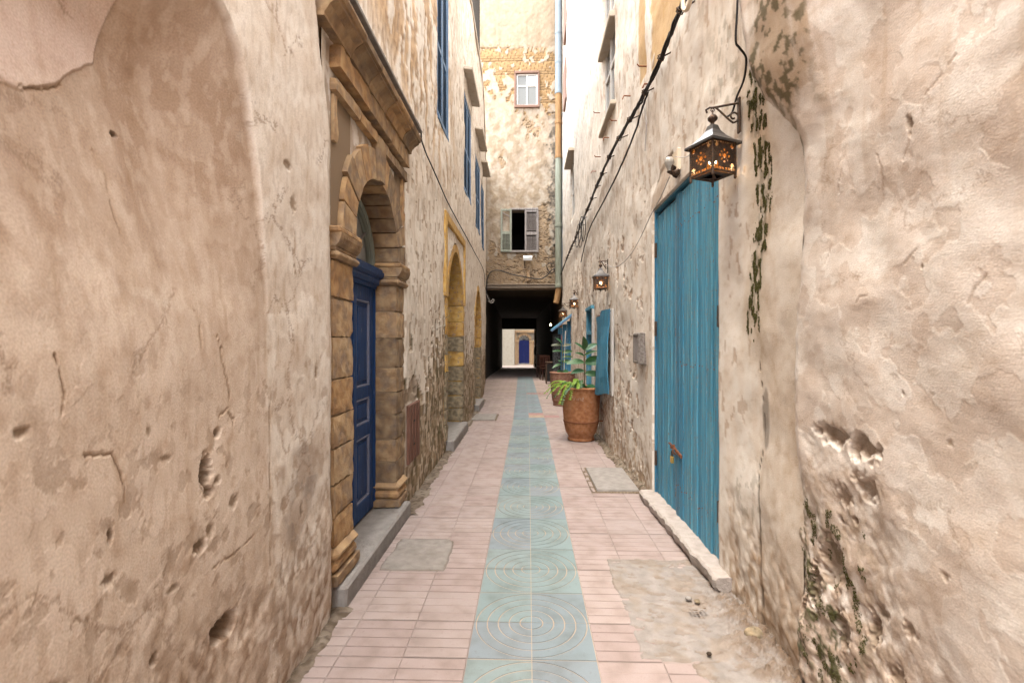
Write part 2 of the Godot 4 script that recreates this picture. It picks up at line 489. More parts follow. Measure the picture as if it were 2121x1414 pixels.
func evenly(parts: Array) -> PackedFloat32Array:      # [[from, step], ..., [end]]
	var a := PackedFloat32Array()
	for i in parts.size() - 1:
		var x: float = parts[i][0]
		while x < parts[i + 1][0] - 0.0005:
			a.append(x)
			x += parts[i][1]
	a.append(parts[-1][0])
	return a

func relief(us: PackedFloat32Array, vs: PackedFloat32Array, side: float, fn: Callable) -> ArrayMesh:   # fn(u, v) sets _p and _c
	var w := us.size()
	var h := vs.size()
	var ver := PackedVector3Array(); ver.resize(w * h)
	var col := PackedColorArray(); col.resize(w * h)
	var open := PackedByteArray(); open.resize(w * h)
	var k := 0
	for v in vs:
		for u in us:
			_hole = false
			fn.call(u, v)
			if _hole: open[k] = 1
			ver[k] = _p
			col[k] = _c
			k += 1
	var nor := PackedVector3Array(); nor.resize(w * h)
	k = 0
	for j in h:
		var jd := w if j < h - 1 else 0
		var ju := w if j > 0 else 0
		for i in w:
			var a := ver[k + (1 if i < w - 1 else 0)] - ver[k - (1 if i > 0 else 0)]
			var b := ver[k + jd] - ver[k - ju]
			nor[k] = a.cross(b).normalized() * side
			k += 1
	var idx := PackedInt32Array(); idx.resize((w - 1) * (h - 1) * 6)
	k = 0
	for j in h - 1:
		for i in w - 1:
			var a := j * w + i
			var c := a + w
			if open[a] + open[a + 1] + open[c] + open[c + 1] == 4: continue
			idx[k] = a; idx[k + 3] = a
			if side > 0.0:
				idx[k + 1] = c; idx[k + 2] = c + 1; idx[k + 4] = c + 1; idx[k + 5] = a + 1
			else:
				idx[k + 1] = c + 1; idx[k + 2] = c; idx[k + 4] = a + 1; idx[k + 5] = c + 1
			k += 6
	idx.resize(k)
	var arr := []
	arr.resize(Mesh.ARRAY_MAX)
	arr[Mesh.ARRAY_VERTEX] = ver
	arr[Mesh.ARRAY_NORMAL] = nor
	arr[Mesh.ARRAY_COLOR] = col
	arr[Mesh.ARRAY_INDEX] = idx
	var m := ArrayMesh.new()
	m.add_surface_from_arrays(Mesh.PRIMITIVE_TRIANGLES, arr)
	return m

var N_big := nz(0.9, 1, 3)
var N_mid := nz(3.0, 2, 4)
var N_fine := nz(14.0, 3, 4)
var N_tiny := nz(45.0, 4, 2)
var N_warp := nz(2.2, 5, 3)
var N_streak := nz(1.0, 6, 4)
var N_ridge := nz(2.2, 7, 4)
var N_cell := nz(6.5, 8, 1, FastNoiseLite.TYPE_CELLULAR)
var N_flake := nz(5.0, 9, 4)
var N_block := nz(11.0, 78, 3)
var N_hair := hair_noise()

func hair_noise() -> FastNoiseLite:
	var n := nz(2.6, 77, 1, FastNoiseLite.TYPE_CELLULAR)
	n.cellular_return_type = FastNoiseLite.RETURN_DISTANCE2_SUB
	n.domain_warp_enabled = true
	n.domain_warp_amplitude = 0.25
	n.domain_warp_frequency = 3.0
	return n

func rect_in(a0: float, a1: float, b0: float, b1: float, a: float, b: float, soft := 0.004) -> float:
	if a < a0 - soft or a > a1 + soft or b < b0 - soft or b > b1 + soft: return 0.0
	return ss(a0 - soft, a0 + soft, a) * (1.0 - ss(a1 - soft, a1 + soft, a)) * ss(b0 - soft, b0 + soft, b) * (1.0 - ss(b1 - soft, b1 + soft, b))

# a ragged pit at (cf, cy): returns 0..1
func pit(f: float, y: float, cf: float, cy: float, rf: float, ry: float, rag := 0.35) -> float:
	var a := (f - cf) / rf
	var b := (y - cy) / ry
	if absf(a) > 1.7 or absf(b) > 1.7: return 0.0
	return 1.0 - ss(0.35, 1.0, sqrt(a * a + b * b) + rag * N_fine.get_noise_2d(f * 1.4 / maxf(rf * 12.0, 0.4), y * 1.4 / maxf(rf * 12.0, 0.4)) + 0.10 * N_tiny.get_noise_2d(f, y))

# distance to a polyline of Vector2(f, y); far away gives 9
func near_line(pts: PackedVector2Array, lo: Vector2, hi: Vector2, f: float, y: float) -> float:
	if f < lo.x or f > hi.x or y < lo.y or y > hi.y: return 9.0
	var q := Vector2(f, y)
	var best := 9.0
	for i in pts.size() - 1:
		var d := Geometry2D.get_closest_point_to_segment(q, pts[i], pts[i + 1]).distance_to(q)
		if d < best: best = d
	return best

# ------------------------------------------------------------------ wall surfaces
const ARCH_Y := [0.0, 1.669, 1.784, 1.935, 2.081, 2.256, 2.419, 2.536, 2.622, 2.68, 2.74, 2.77, 2.78]
const ARCH_F := [1.965, 1.955, 1.943, 1.923, 1.899, 1.862, 1.816, 1.767, 1.709, 1.64, 1.5, 1.3, 0.6]
var NL_CRACKS := [
	PackedVector2Array([Vector2(1.083, 1.47), Vector2(1.10, 1.38), Vector2(1.085, 1.31), Vector2(1.10, 1.255), Vector2(1.125, 1.232), Vector2(1.175, 1.222), Vector2(1.222, 1.215), Vector2(1.25, 1.15), Vector2(1.258, 1.08)]),
	PackedVector2Array([Vector2(1.65, 1.52), Vector2(1.676, 1.42), Vector2(1.705, 1.33), Vector2(1.71, 1.27), Vector2(1.66, 1.245), Vector2(1.63, 1.19), Vector2(1.60, 1.12)]),
	PackedVector2Array([Vector2(1.70, 1.25), Vector2(1.73, 1.22), Vector2(1.70, 1.12), Vector2(1.69, 1.06)]),
	PackedVector2Array([Vector2(1.0, 2.085), Vector2(1.13, 2.105), Vector2(1.20, 2.13), Vector2(1.25, 2.17)]),
	PackedVector2Array([Vector2(1.975, 1.34), Vector2(1.972, 1.1), Vector2(1.978, 0.85), Vector2(1.974, 0.62), Vector2(1.98, 0.5)]),
	PackedVector2Array([Vector2(1.52, 1.78), Vector2(1.545, 1.70), Vector2(1.55, 1.62), Vector2(1.58, 1.56), Vector2(1.575, 1.48)]),
	PackedVector2Array([Vector2(1.30, 2.02), Vector2(1.33, 1.96), Vector2(1.32, 1.90), Vector2(1.325, 1.80)]),
	PackedVector2Array([Vector2(1.62, 0.74), Vector2(1.68, 0.745), Vector2(1.71, 0.735), Vector2(1.80, 0.75), Vector2(1.9, 0.77)]),
	PackedVector2Array([Vector2(2.2, 2.0), Vector2(2.21, 1.93), Vector2(2.19, 1.88), Vector2(2.215, 1.80)]),
]
var NL_PITS := [   # f, y, rf, ry, depth, shade
	[1.585, 1.07, 0.034, 0.075, 0.035, 0.42], [1.645, 1.19, 0.022, 0.02, 0.02, 0.5], [1.60, 1.00, 0.03, 0.022, 0.018, 0.7],
	[1.69, 0.50, 0.085, 0.05, 0.10, 0.62], [1.555, 0.84, 0.036, 0.026, 0.02, 0.6], [1.60, 0.875, 0.03, 0.03, 0.008, 0.85],
	[1.215, 1.01, 0.012, 0.028, 0.012, 0.6], [1.21, 0.90, 0.028, 0.02, 0.008, 0.65], [1.393, 2.10, 0.014, 0.012, 0.03, 0.25],
	[1.36, 0.60, 0.022, 0.02, 0.014, 0.5], [1.64, 1.03, 0.02, 0.018, 0.008, 0.75], [1.41, 1.16, 0.03, 0.014, 0.003, 0.9], [1.34, 1.25, 0.012, 0.02, 0.003, 0.9],
	[1.72, 0.93, 0.03, 0.03, 0.006, 0.85], [1.0, 1.31, 0.022, 0.018, 0.006, 0.8], [1.05, 0.72, 0.06, 0.03, 0.010, 0.8], [1.44, 0.76, 0.035, 0.014, 0.004, 0.8],
	[2.12, 2.27, 0.05, 0.03, 0.006, 0.9], [2.18, 2.12, 0.04, 0.05, 0.005, 0.95], [2.42, 1.35, 0.02, 0.05, 0.004, 0.85], [2.25, 0.72, 0.02, 0.05, 0.006, 0.8],
]

func arch_edge(y: float) -> float:
	return tab(ARCH_Y, ARCH_F, y) + 0.006 * N_mid.get_noise_2d(y * 2.0, 3.3)

func s_near_left(f: float, y: float) -> void:
	var big := N_big.get_noise_2d(f + 40.0, y)
	var mid := N_mid.get_noise_2d(f, y + 9.0)
	var fine := N_fine.get_noise_2d(f, y * 0.7)
	var tiny := N_tiny.get_noise_2d(f, y * 0.6)
	var st := N_streak.get_noise_2d(f * 4.5, y * 1.5)
	var st2 := N_streak.get_noise_2d(f * 26.0 + 7.0, y * 7.0)
	var d := big * 0.014 + mid * 0.0022 + fine * 0.0004 + tiny * 0.0001
	var ae := arch_edge(y)
	var e := minf(ae - f, f - 1.96 + ae)
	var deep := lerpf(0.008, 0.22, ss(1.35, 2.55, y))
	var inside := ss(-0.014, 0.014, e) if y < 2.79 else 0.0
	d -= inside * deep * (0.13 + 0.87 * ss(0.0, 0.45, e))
	var c := L(.80, .72, .64).lerp(L(.68, .56, .465).lerp(L(.39, .275, .20), ss(1.25, 2.05, y + 0.25 * mid)), inside)  # browner niche, with the shade under the arch painted into its top
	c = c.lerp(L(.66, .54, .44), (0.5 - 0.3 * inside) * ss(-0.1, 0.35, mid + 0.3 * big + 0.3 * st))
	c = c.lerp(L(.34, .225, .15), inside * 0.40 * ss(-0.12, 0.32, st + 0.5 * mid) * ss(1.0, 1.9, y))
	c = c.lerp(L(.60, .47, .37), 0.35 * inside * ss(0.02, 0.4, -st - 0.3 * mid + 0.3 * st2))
	c = c.lerp(L(.42, .30, .215), 0.30 * ss(0.14, 0.4, st2 + 0.7 * fine))
	c = c.lerp(L(.71, .59, .48), 0.25 * ss(0.05, 0.4, -st2 + 0.6 * fine))
	# pinkish patch above the old seam, top left
	var seam := tab([1.0, 1.13, 1.25, 1.375, 1.44, 1.50], [2.08, 2.10, 2.17, 2.30, 2.52, 3.0], f) + 0.03 * mid
	if f < 1.52:
		var up := ss(-0.006, 0.006, y - seam)
		d += up * 0.006
		c = c.lerp(L(.64, .50, .43), up * 0.9)
		c = c.lerp(L(.33, .23, .16), 0.6 * (1.0 - up) * ss(-0.14, -0.01, y - seam) * ss(-0.4, 0.4, fine + st))
	# worn bottom
	var low := ss(0.98, 0.28, y + 0.22 * mid + 0.18 * big)
	d += low * (0.0045 * fine + 0.008 * mid + 0.0006 * tiny)
	c = c.lerp(L(.30, .20, .135), low * clampf(0.6 + 1.2 * fine + 0.5 * mid, 0.0, 1.0))
	c = c.lerp(L(.58, .47, .38), ss(0.05, 0.35, -fine + 0.4 * mid) * low * 0.6)
	# grey damp on the pier
	var damp := ss(0.62, 1.0, 1.0 - Vector2((f - 2.25) / 0.34, (y - 0.85) / 0.42).length() * 0.55 + 0.45 * mid + 0.1 * st)
	c = c.lerp(L(.30, .235, .195), damp * 0.8 * (1.0 - inside))
	# sheets of limewash that have let go, hairline cracks, scuffs
	var sh := N_flake.get_noise_2d(f * 0.55 + 5.0, y * 0.5) + 0.30 * mid + 0.22 * fine
	var peel := ss(0.045, 0.06, sh) * ss(2.6, 1.3, y)
	d -= peel * 0.0010
	c = c.lerp(L(.60, .48, .385), peel * 0.45)
	c = c.lerp(L(.74, .64, .54), 0.18 * ss(0.035, 0.05, sh) * (1.0 - peel) * (1.0 - 0.6 * inside))
	var sh2 := N_flake.get_noise_2d(f * 1.5 + 31.0, y * 1.3) + 0.35 * fine + 0.2 * tiny
	var chip := ss(0.30, 0.32, sh2) * ss(1.9, 0.8, y + 0.5 * mid)
	d -= chip * 0.0011
	c = c.lerp(L(.40, .30, .225), chip * 0.6)
	var hair := N_hair.get_noise_2d(f, y)
	var hm := ss(0.02, 0.16, N_mid.get_noise_2d(f * 0.5 + 3.0, y * 0.5) + 0.12 * ss(1.8, 0.8, y))
	var hl := ss(-0.955, -0.995, hair) * hm
	d -= hl * 0.0008
	c = c.lerp(L(.30, .21, .15), hl * 0.65)
	var pale := ss(0.55, 0.95, 1.0 - Vector2((f - 1.40) / 0.12, (y - 1.62) / 0.055).length() * 0.5 + 0.4 * fine)
	c = c.lerp(L(.68, .58, .49), pale * 0.5)
	if y != row_y:
		row_y = y
		row_a = NL_PITS.filter(func(q): return absf(y - q[1]) < q[3] * 1.7)
		row_b = range(NL_CRACKS.size()).filter(func(k): return y > NL_LO[k].y - .02 and y < NL_HI[k].y + .02)
	for p in row_a:
		if absf(f - p[0]) > p[2] * 1.7: continue
		var t := pit(f, y, p[0], p[1], p[2], p[3])
		if t > 0.0:
			d -= t * p[4] * (1.0 + 0.5 * fine)
			c = c.lerp(L(.34 * p[5], .245 * p[5], .17 * p[5]), t * 0.9)
	for k in row_b:
		var r := near_line(NL_CRACKS[k], NL_LO[k], NL_HI[k], f + 0.006 * fine, y + 0.006 * tiny)
		if r < 0.02:
			var t := (1.0 - ss(0.0006, 0.0034 + 0.004 * fine, r)) * ss(-0.22, 0.0, mid + 0.6 * fine)
			d -= t * 0.006
			c = c.lerp(L(.22, .15, .10), t * 0.7)
			c = c.lerp(L(.42, .29, .19), 0.3 * (1.0 - ss(0.003, 0.018, r)))
	# rounded end beside the stone doorway
	var fe := tab([0.0, 2.6, 2.7, 2.96, 3.2, 3.6], [2.665, 2.655, 2.63, 2.52, 2.45, 2.40], y) + 0.006 * mid
	d -= 0.17 * ss(-0.02, 0.03, f - fe) + 0.02 * ss(-0.10, 0.0, f - fe)
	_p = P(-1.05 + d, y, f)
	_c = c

var row_y := -99.0
var row_a := []
var row_b := []
var NL_LO := []
var NL_HI := []
func line_bounds(lines: Array, lo: Array, hi: Array) -> void:
	for ln in lines:
		var a := Vector2(9, 9)
		var b := Vector2(-9, -9)
		for q in ln: a = a.min(q); b = b.max(q)
		lo.append(a - Vector2(.03, .03)); hi.append(b + Vector2(.03, .03))

# openings sunk into the long left house: f0, f1, y0, y1, depth
const LH_HOLES := [[5.93, 6.83, 4.26, 6.3, .07], [8.53, 9.6, 4.15, 5.88, .07], [10.54, 11.62, 4.0, 5.56, .07], [12.0, 12.95, 3.9, 5.45, .07], [4.42, 4.92, .36, .93, .015]]

func s_left_house(f: float, y: float) -> void:
	var big := N_big.get_noise_2d(f + 90.0, y)
	var mid := N_mid.get_noise_2d(f * 0.8 + 3.0, y * 0.6)
	var fine := N_fine.get_noise_2d(f * 0.7, y * 0.5)
	var st := N_streak.get_noise_2d(f * 4.0, y * 0.9 + 20.0)
	var st2 := N_streak.get_noise_2d(f * 13.0, y * 3.2 + 50.0)
	var d := big * 0.025 + mid * 0.006 + fine * 0.0015
	var c := L(.79, .715, .63)
	c = c.lerp(L(.67, .54, .42), 0.42 * ss(-0.1, 0.3, st + 0.3 * mid))
	c = c.lerp(L(.79, .71, .62), 0.6 * ss(0.02, 0.3, big + 0.5 * mid - 0.3 * st))
	c = c.lerp(L(.54, .44, .345), 0.5 * ss(0.16, 0.34, st2 + 0.4 * mid))
	# weathered ochre stonework showing above the cable
	var hi := ss(3.3, 4.0, y + 0.3 * big) * ss(9.0, 5.0, f)
	var bare := hi * ss(-0.14, 0.0, st + 0.35 * mid + 0.3 * fine - 0.05 * (f - 4.5))
	d -= bare * (0.006 + 0.010 * maxf(0.0, fine) + 0.010 * maxf(0.0, st2))
	c = c.lerp(L(.56, .37, .20).lerp(L(.36, .22, .11), ss(0.0, 0.28, fine + st2)), bare * 0.85)
	# flaked plaster over the damp foot of the wall
	var top := 0.98 + 0.42 * ss(5.2, 6.3, f) + 0.25 * ss(9.0, 8.4, f) - 0.25 * ss(4.5, 4.9, f) * ss(5.6, 5.1, f)
	var foot := ss(0.02, -0.03, y - top + 0.75 * N_warp.get_noise_2d(f * 2.2, y * 0.7) + 0.3 * fine)
	d -= foot * (0.012 + 0.008 * fine + 0.014 * maxf(0.0, st2))
	var fc := L(.33, .24, .15).lerp(L(.155, .115, .06), ss(-0.1, 0.2, st2 + 0.3 * fine)).lerp(L(.60, .49, .37), ss(0.06, 0.22, fine * 0.6 - st2 * 0.6 + 0.4 * mid))
	fc = fc.lerp(L(.17, .165, .085), 0.6 * ss(0.2, 0.5, st + 0.5 * fine) * ss(5.0, 5.8, f) * ss(0.9, 0.3, y))
	c = c.lerp(fc, foot)
	# brown earth patch above the hatch
	var ep := ss(0.0, 0.15, 0.9 - Vector2((f - 4.6) / 0.42, (y - 0.95) / 0.25).length() + 0.5 * mid)
	d -= ep * 0.008
	c = c.lerp(L(.34, .26, .195), ep * 0.8)
	# vertical slits where the render has gone
	var slit := ss(0.33, 0.37, N_flake.get_noise_2d(f * 1.6 + 3.0, y * 0.55) + 0.3 * fine)
	d -= slit * 0.004
	c = c.lerp(L(.42, .31, .22), slit * 0.75)
	# sinkings for windows and doorways
	for q in LH_HOLES:
		var t := rect_in(q[0], q[1], q[2], q[3], f, y)
		if t > 0.0:
			d = lerpf(d, -q[4], t)
			c = c.lerp(L(.60, .52, .45), t)
	# stone doorway: shallow bed for the surround, deep behind the door
	var bed := rect_in(2.60, 4.29, -0.2, 3.15, f, y)
	d = lerpf(d, -0.02, bed)
	if bed > 0.5 and y > 2.1:
		c = L(.44, .36, .29).lerp(L(.66, .60, .54), ss(0.0, 0.25, N_flake.get_noise_2d(f * 1.5, y + 8.0) + 0.3 * fine))
	var r := Vector2(f - 3.53, y - 2.14).length()
	var dw := 1.0 if (f > 2.97 and f < 4.09 and y < 2.14) or (r < 0.56 and y >= 2.14) else 0.0
	d = lerpf(d, -0.36, dw)
	# two ochre doorways farther along
	for k in 2:
		var a0: float = [6.60, 10.42][k]
		var a1: float = [8.30, 11.75][k]
		var sp: float = [2.12, 2.05][k]
		var cf := (a0 + a1) * 0.5
		var hw := (a1 - a0) * 0.5 - 0.04
		var rise: float = [0.86, 0.70][k]
		var in2 := absf(f - cf) < hw and y < sp
		if y >= sp: in2 = y < sp + rise * pow(maxf(0.0, 1.0 - pow(absf(f - cf) / hw, 1.7)), 0.62)
		if in2: d = -0.34
	_p = P(XL(f) + d, y, f)
	_c = c

func s_far_left(f: float, y: float) -> void:      # last stretch before the passage
	s_left_house(f, y)

# right side -------------------------------------------------------
var NR_SCARS := [
	PackedVector2Array([Vector2(1.555, 2.06), Vector2(1.53, 2.10), Vector2(1.515, 2.17), Vector2(1.47, 2.21), Vector2(1.42, 2.235), Vector2(1.37, 2.27)]),
	PackedVector2Array([Vector2(1.475, 1.80), Vector2(1.44, 1.83), Vector2(1.425, 1.89)]),
	PackedVector2Array([Vector2(1.55, 1.74), Vector2(1.52, 1.76), Vector2(1.48, 1.79)]),
	PackedVector2Array([Vector2(1.33, 1.60), Vector2(1.315, 1.63), Vector2(1.28, 1.67)]),
	PackedVector2Array([Vector2(1.67, 2.13), Vector2(1.65, 2.08), Vector2(1.655, 2.0), Vector2(1.66, 1.93)]),
	PackedVector2Array([Vector2(1.76, 1.64), Vector2(1.74, 1.66), Vector2(1.70, 1.66)]),
	PackedVector2Array([Vector2(1.96, 1.80), Vector2(1.935, 1.84), Vector2(1.93, 1.88)]),
	PackedVector2Array([Vector2(1.88, 2.0), Vector2(1.87, 2.08), Vector2(1.85, 2.14)]),
]
var NR_LO := []
var NR_HI := []
var NR_DENTS := [   # f, y, rf, ry, depth, tone
	[1.93, 1.145, 0.12, 0.05, 0.05, 0.7], [1.75, 1.13, 0.10, 0.055, 0.05, 0.75], [1.73, 1.00, 0.08, 0.05, 0.035, 0.8], [1.86, 0.93, 0.05, 0.05, 0.02, 0.8],
	[1.80, 0.86, 0.018, 0.016, 0.02, 0.4], [1.88, 0.83, 0.016, 0.016, 0.02, 0.4], [1.95, 0.65, 0.09, 0.13, 0.045, 0.65], [1.72, 0.52, 0.04, 0.07, 0.04, 0.55], [1.68, 0.60, 0.05, 0.03, 0.02, 0.7],
	[1.54, 0.62, 0.035, 0.03, 0.014, 0.65], [1.40, 0.85, 0.022, 0.016, 0.006, 0.75], [1.40, 1.22, 0.016, 0.013, 0.004, 0.8],
	[2.05, 0.50, 0.05, 0.11, 0.04, 0.5], [2.12, 0.40, 0.03, 0.12, 0.05, 0.4], [1.88, 0.42, 0.06, 0.09, 0.04, 0.6], [1.60, 0.43, 0.05, 0.05, 0.025, 0.7], [1.56, 1.34, 0.008, 0.008, 0.01, 0.5],
	[1.48, 1.72, 0.008, 0.008, 0.006, 0.6], [1.52, 2.155, 0.015, 0.04, 0.015, 0.6],
]

func nr_end(y: float) -> float:
	return tab([0.0, 0.4, 0.9, 1.07, 1.5, 1.9, 2.24, 2.34, 2.42, 2.52, 2.62, 2.72, 2.82, 3.0, 3.2, 3.6], [2.20, 2.19, 2.20, 2.235, 2.27, 2.20, 2.155, 2.15, 2.18, 2.25, 2.33, 2.36, 2.43, 2.47, 2.52, 2.6], y)

func s_near_right(f: float, y: float) -> void:
	var big := N_big.get_noise_2d(f * 1.4 + 140.0, y * 1.4)
	var mid := N_mid.get_noise_2d(f * 1.2 + 17.0, y)
	var fine := N_fine.get_noise_2d(f + 5.0, y + 2.0)
	var tiny := N_tiny.get_noise_2d(f + 5.0, y)
	var sh := N_flake.get_noise_2d(f * 0.8 + 45.0, y * 0.7) + 0.3 * mid + 0.2 * fine
	var wipe := N_streak.get_noise_2d(f * 3.0 + y * 4.0, y * 26.0 - f * 5.0)
	var d := big * 0.022 + mid * 0.0038 + fine * 0.0004 + tiny * 0.0001 + wipe * 0.0003
	var fe := nr_end(y) + 0.010 * mid + 0.006 * fine
	var c := L(.755, .695, .645)
	c = c.lerp(L(.67, .58, .515), 0.5 * ss(-0.02, 0.3, mid + 0.3 * big + 0.25 * wipe))
	c = c.lerp(L(.79, .75, .705), 0.5 * ss(0.05, 0.35, -mid + 0.5 * wipe))
	var peel := ss(0.10, 0.125, sh)
	d -= peel * 0.0009
	c = c.lerp(L(.60, .49, .41), peel * 0.45)
	c = c.lerp(L(.78, .74, .69), 0.2 * ss(0.08, 0.10, sh) * (1.0 - peel))
	var hl := ss(-0.955, -0.995, N_hair.get_noise_2d(f + 20.0, y)) * ss(0.06, 0.2, N_mid.get_noise_2d(f * 0.6 + 13.0, y * 0.5))
	c = c.lerp(L(.36, .27, .20), hl * 0.5)
	# rain streaks
	var st := N_streak.get_noise_2d(f * 11.0 + 3.0, y * 0.7)
	c = c.lerp(L(.52, .40, .29), 0.32 * ss(0.12, 0.5, st) * ss(1.5, 2.3, y))
	# hollowed and dirty lower corner
	var low := ss(1.25, 0.55, y + 0.5 * (2.2 - f) * -0.9 + 0.45 * (2.1 - f) + 0.25 * mid) * ss(1.35, 1.75, f + 0.12 * mid)
	d += low * (0.016 * mid + 0.003 * fine + 0.0006 * tiny) - low * 0.008
	c = c.lerp(L(.40, .29, .21), low * clampf(0.55 + 1.2 * fine + 0.4 * mid, 0.0, 1.0))
	c = c.lerp(L(.62, .54, .46), low * 0.6 * ss(0.05, 0.4, fine + 0.5 * mid))
	var base := ss(0.8, 0.2, y + 0.25 * mid)
	d += base * (0.004 * fine + 0.010 * mid)
	c = c.lerp(L(.42, .325, .26), base * clampf(0.5 + 1.2 * fine, 0.0, 1.0))
	var moss := ss(0.10, 0.22, N_flake.get_noise_2d(f * 1.6 + 60.0, y * 0.9) + 0.25 * fine) * ss(1.0, 0.55, y) * ss(1.62, 1.95, f)
	moss = maxf(moss, 0.8 * ss(0.12, 0.25, N_flake.get_noise_2d(f * 2.0, y * 1.2) + 0.2 * fine) * ss(0.75, 0.35, y) * ss(1.9, 2.1, f))
	d += moss * 0.0012
	c = c.lerp(L(.065, .07, .025), moss * clampf(0.6 + 1.5 * fine + tiny, 0.0, 0.9))
	if y != row_y:
		row_y = y
		row_a = NR_DENTS.filter(func(q): return absf(y - q[1]) < q[3] * 1.7)
		row_b = range(NR_SCARS.size()).filter(func(k): return y > NR_LO[k].y - .02 and y < NR_HI[k].y + .02)
	for p in row_a:
		if absf(f - p[0]) > p[2] * 1.7: continue
		var t := pit(f, y, p[0], p[1], p[2], p[3], 0.5)
		if t > 0.0:
			d -= t * p[4] * 0.6
			c = c.lerp(L(.42 * p[5], .325 * p[5], .245 * p[5]), t * 0.7)
	for k in row_b:
		var r := near_line(NR_SCARS[k], NR_LO[k], NR_HI[k], f + 0.01 * fine, y + 0.008 * mid)
		if r < 0.03:
			var t := (1.0 - ss(0.0006, 0.0050 + 0.006 * fine, r)) * ss(-0.25, 0.05, mid + 0.6 * fine)
			d -= t * 0.0022
			d += 0.0014 * (1.0 - ss(0.004, 0.045, r)) * (0.3 + 2.5 * mid)
			c = c.lerp(L(.44, .33, .25), t * 0.55)
	# swelling where the wall bellies out above the lantern
	var sw := ss(2.28, 2.75, y) * ss(1.7, 2.2, f)
	d += sw * 0.10 + 0.03 * ss(2.3, 2.9, y)
	var browned := ss(0.0, 0.35, 0.75 - Vector2((f - 2.18) / 0.34, (y - 2.75) / 0.55).length() + 0.4 * mid + 0.2 * st)  # browner, black-flecked patch over the swelling
	c = c.lerp(L(.40, .29, .185), browned * 0.75)
	c = c.lerp(L(.08, .07, .03), browned * ss(0.04, 0.22, fine + 0.6 * N_flake.get_noise_2d(f * 1.5, y * 0.7 + 4.0)) * 0.8)
	# the ragged end
	var q := f - fe
	d -= 0.30 * ss(-0.015, 0.05, q) + 0.03 * ss(-0.10, 0.0, q)
	c = c.lerp(L(.47, .37, .28), ss(-0.01, 0.03, q))
	var lip := ss(-0.06, -0.005, q) * ss(2.05, 2.2, y) * ss(2.55, 2.4, y)
	c = c.lerp(L(.12, .12, .05), lip * 0.8 * ss(-0.1, 0.3, fine))
	_p = P(1.16 - d, y, f)
	_c = c

const RH_HOLES := [[6.45, 7.42, 4.62, 6.7, .10], [12.3, 13.5, 4.75, 6.2, .10], [8.50, 9.30, 0.08, 2.12, .12]]
var RH_CRACK := PackedVector2Array([Vector2(2.565, 0.0), Vector2(2.56, 0.2), Vector2(2.585, 0.45), Vector2(2.575, 0.7), Vector2(2.60, 0.82), Vector2(2.56, 0.95), Vector2(2.55, 1.1), Vector2(2.58, 1.28), Vector2(2.60, 1.42)])

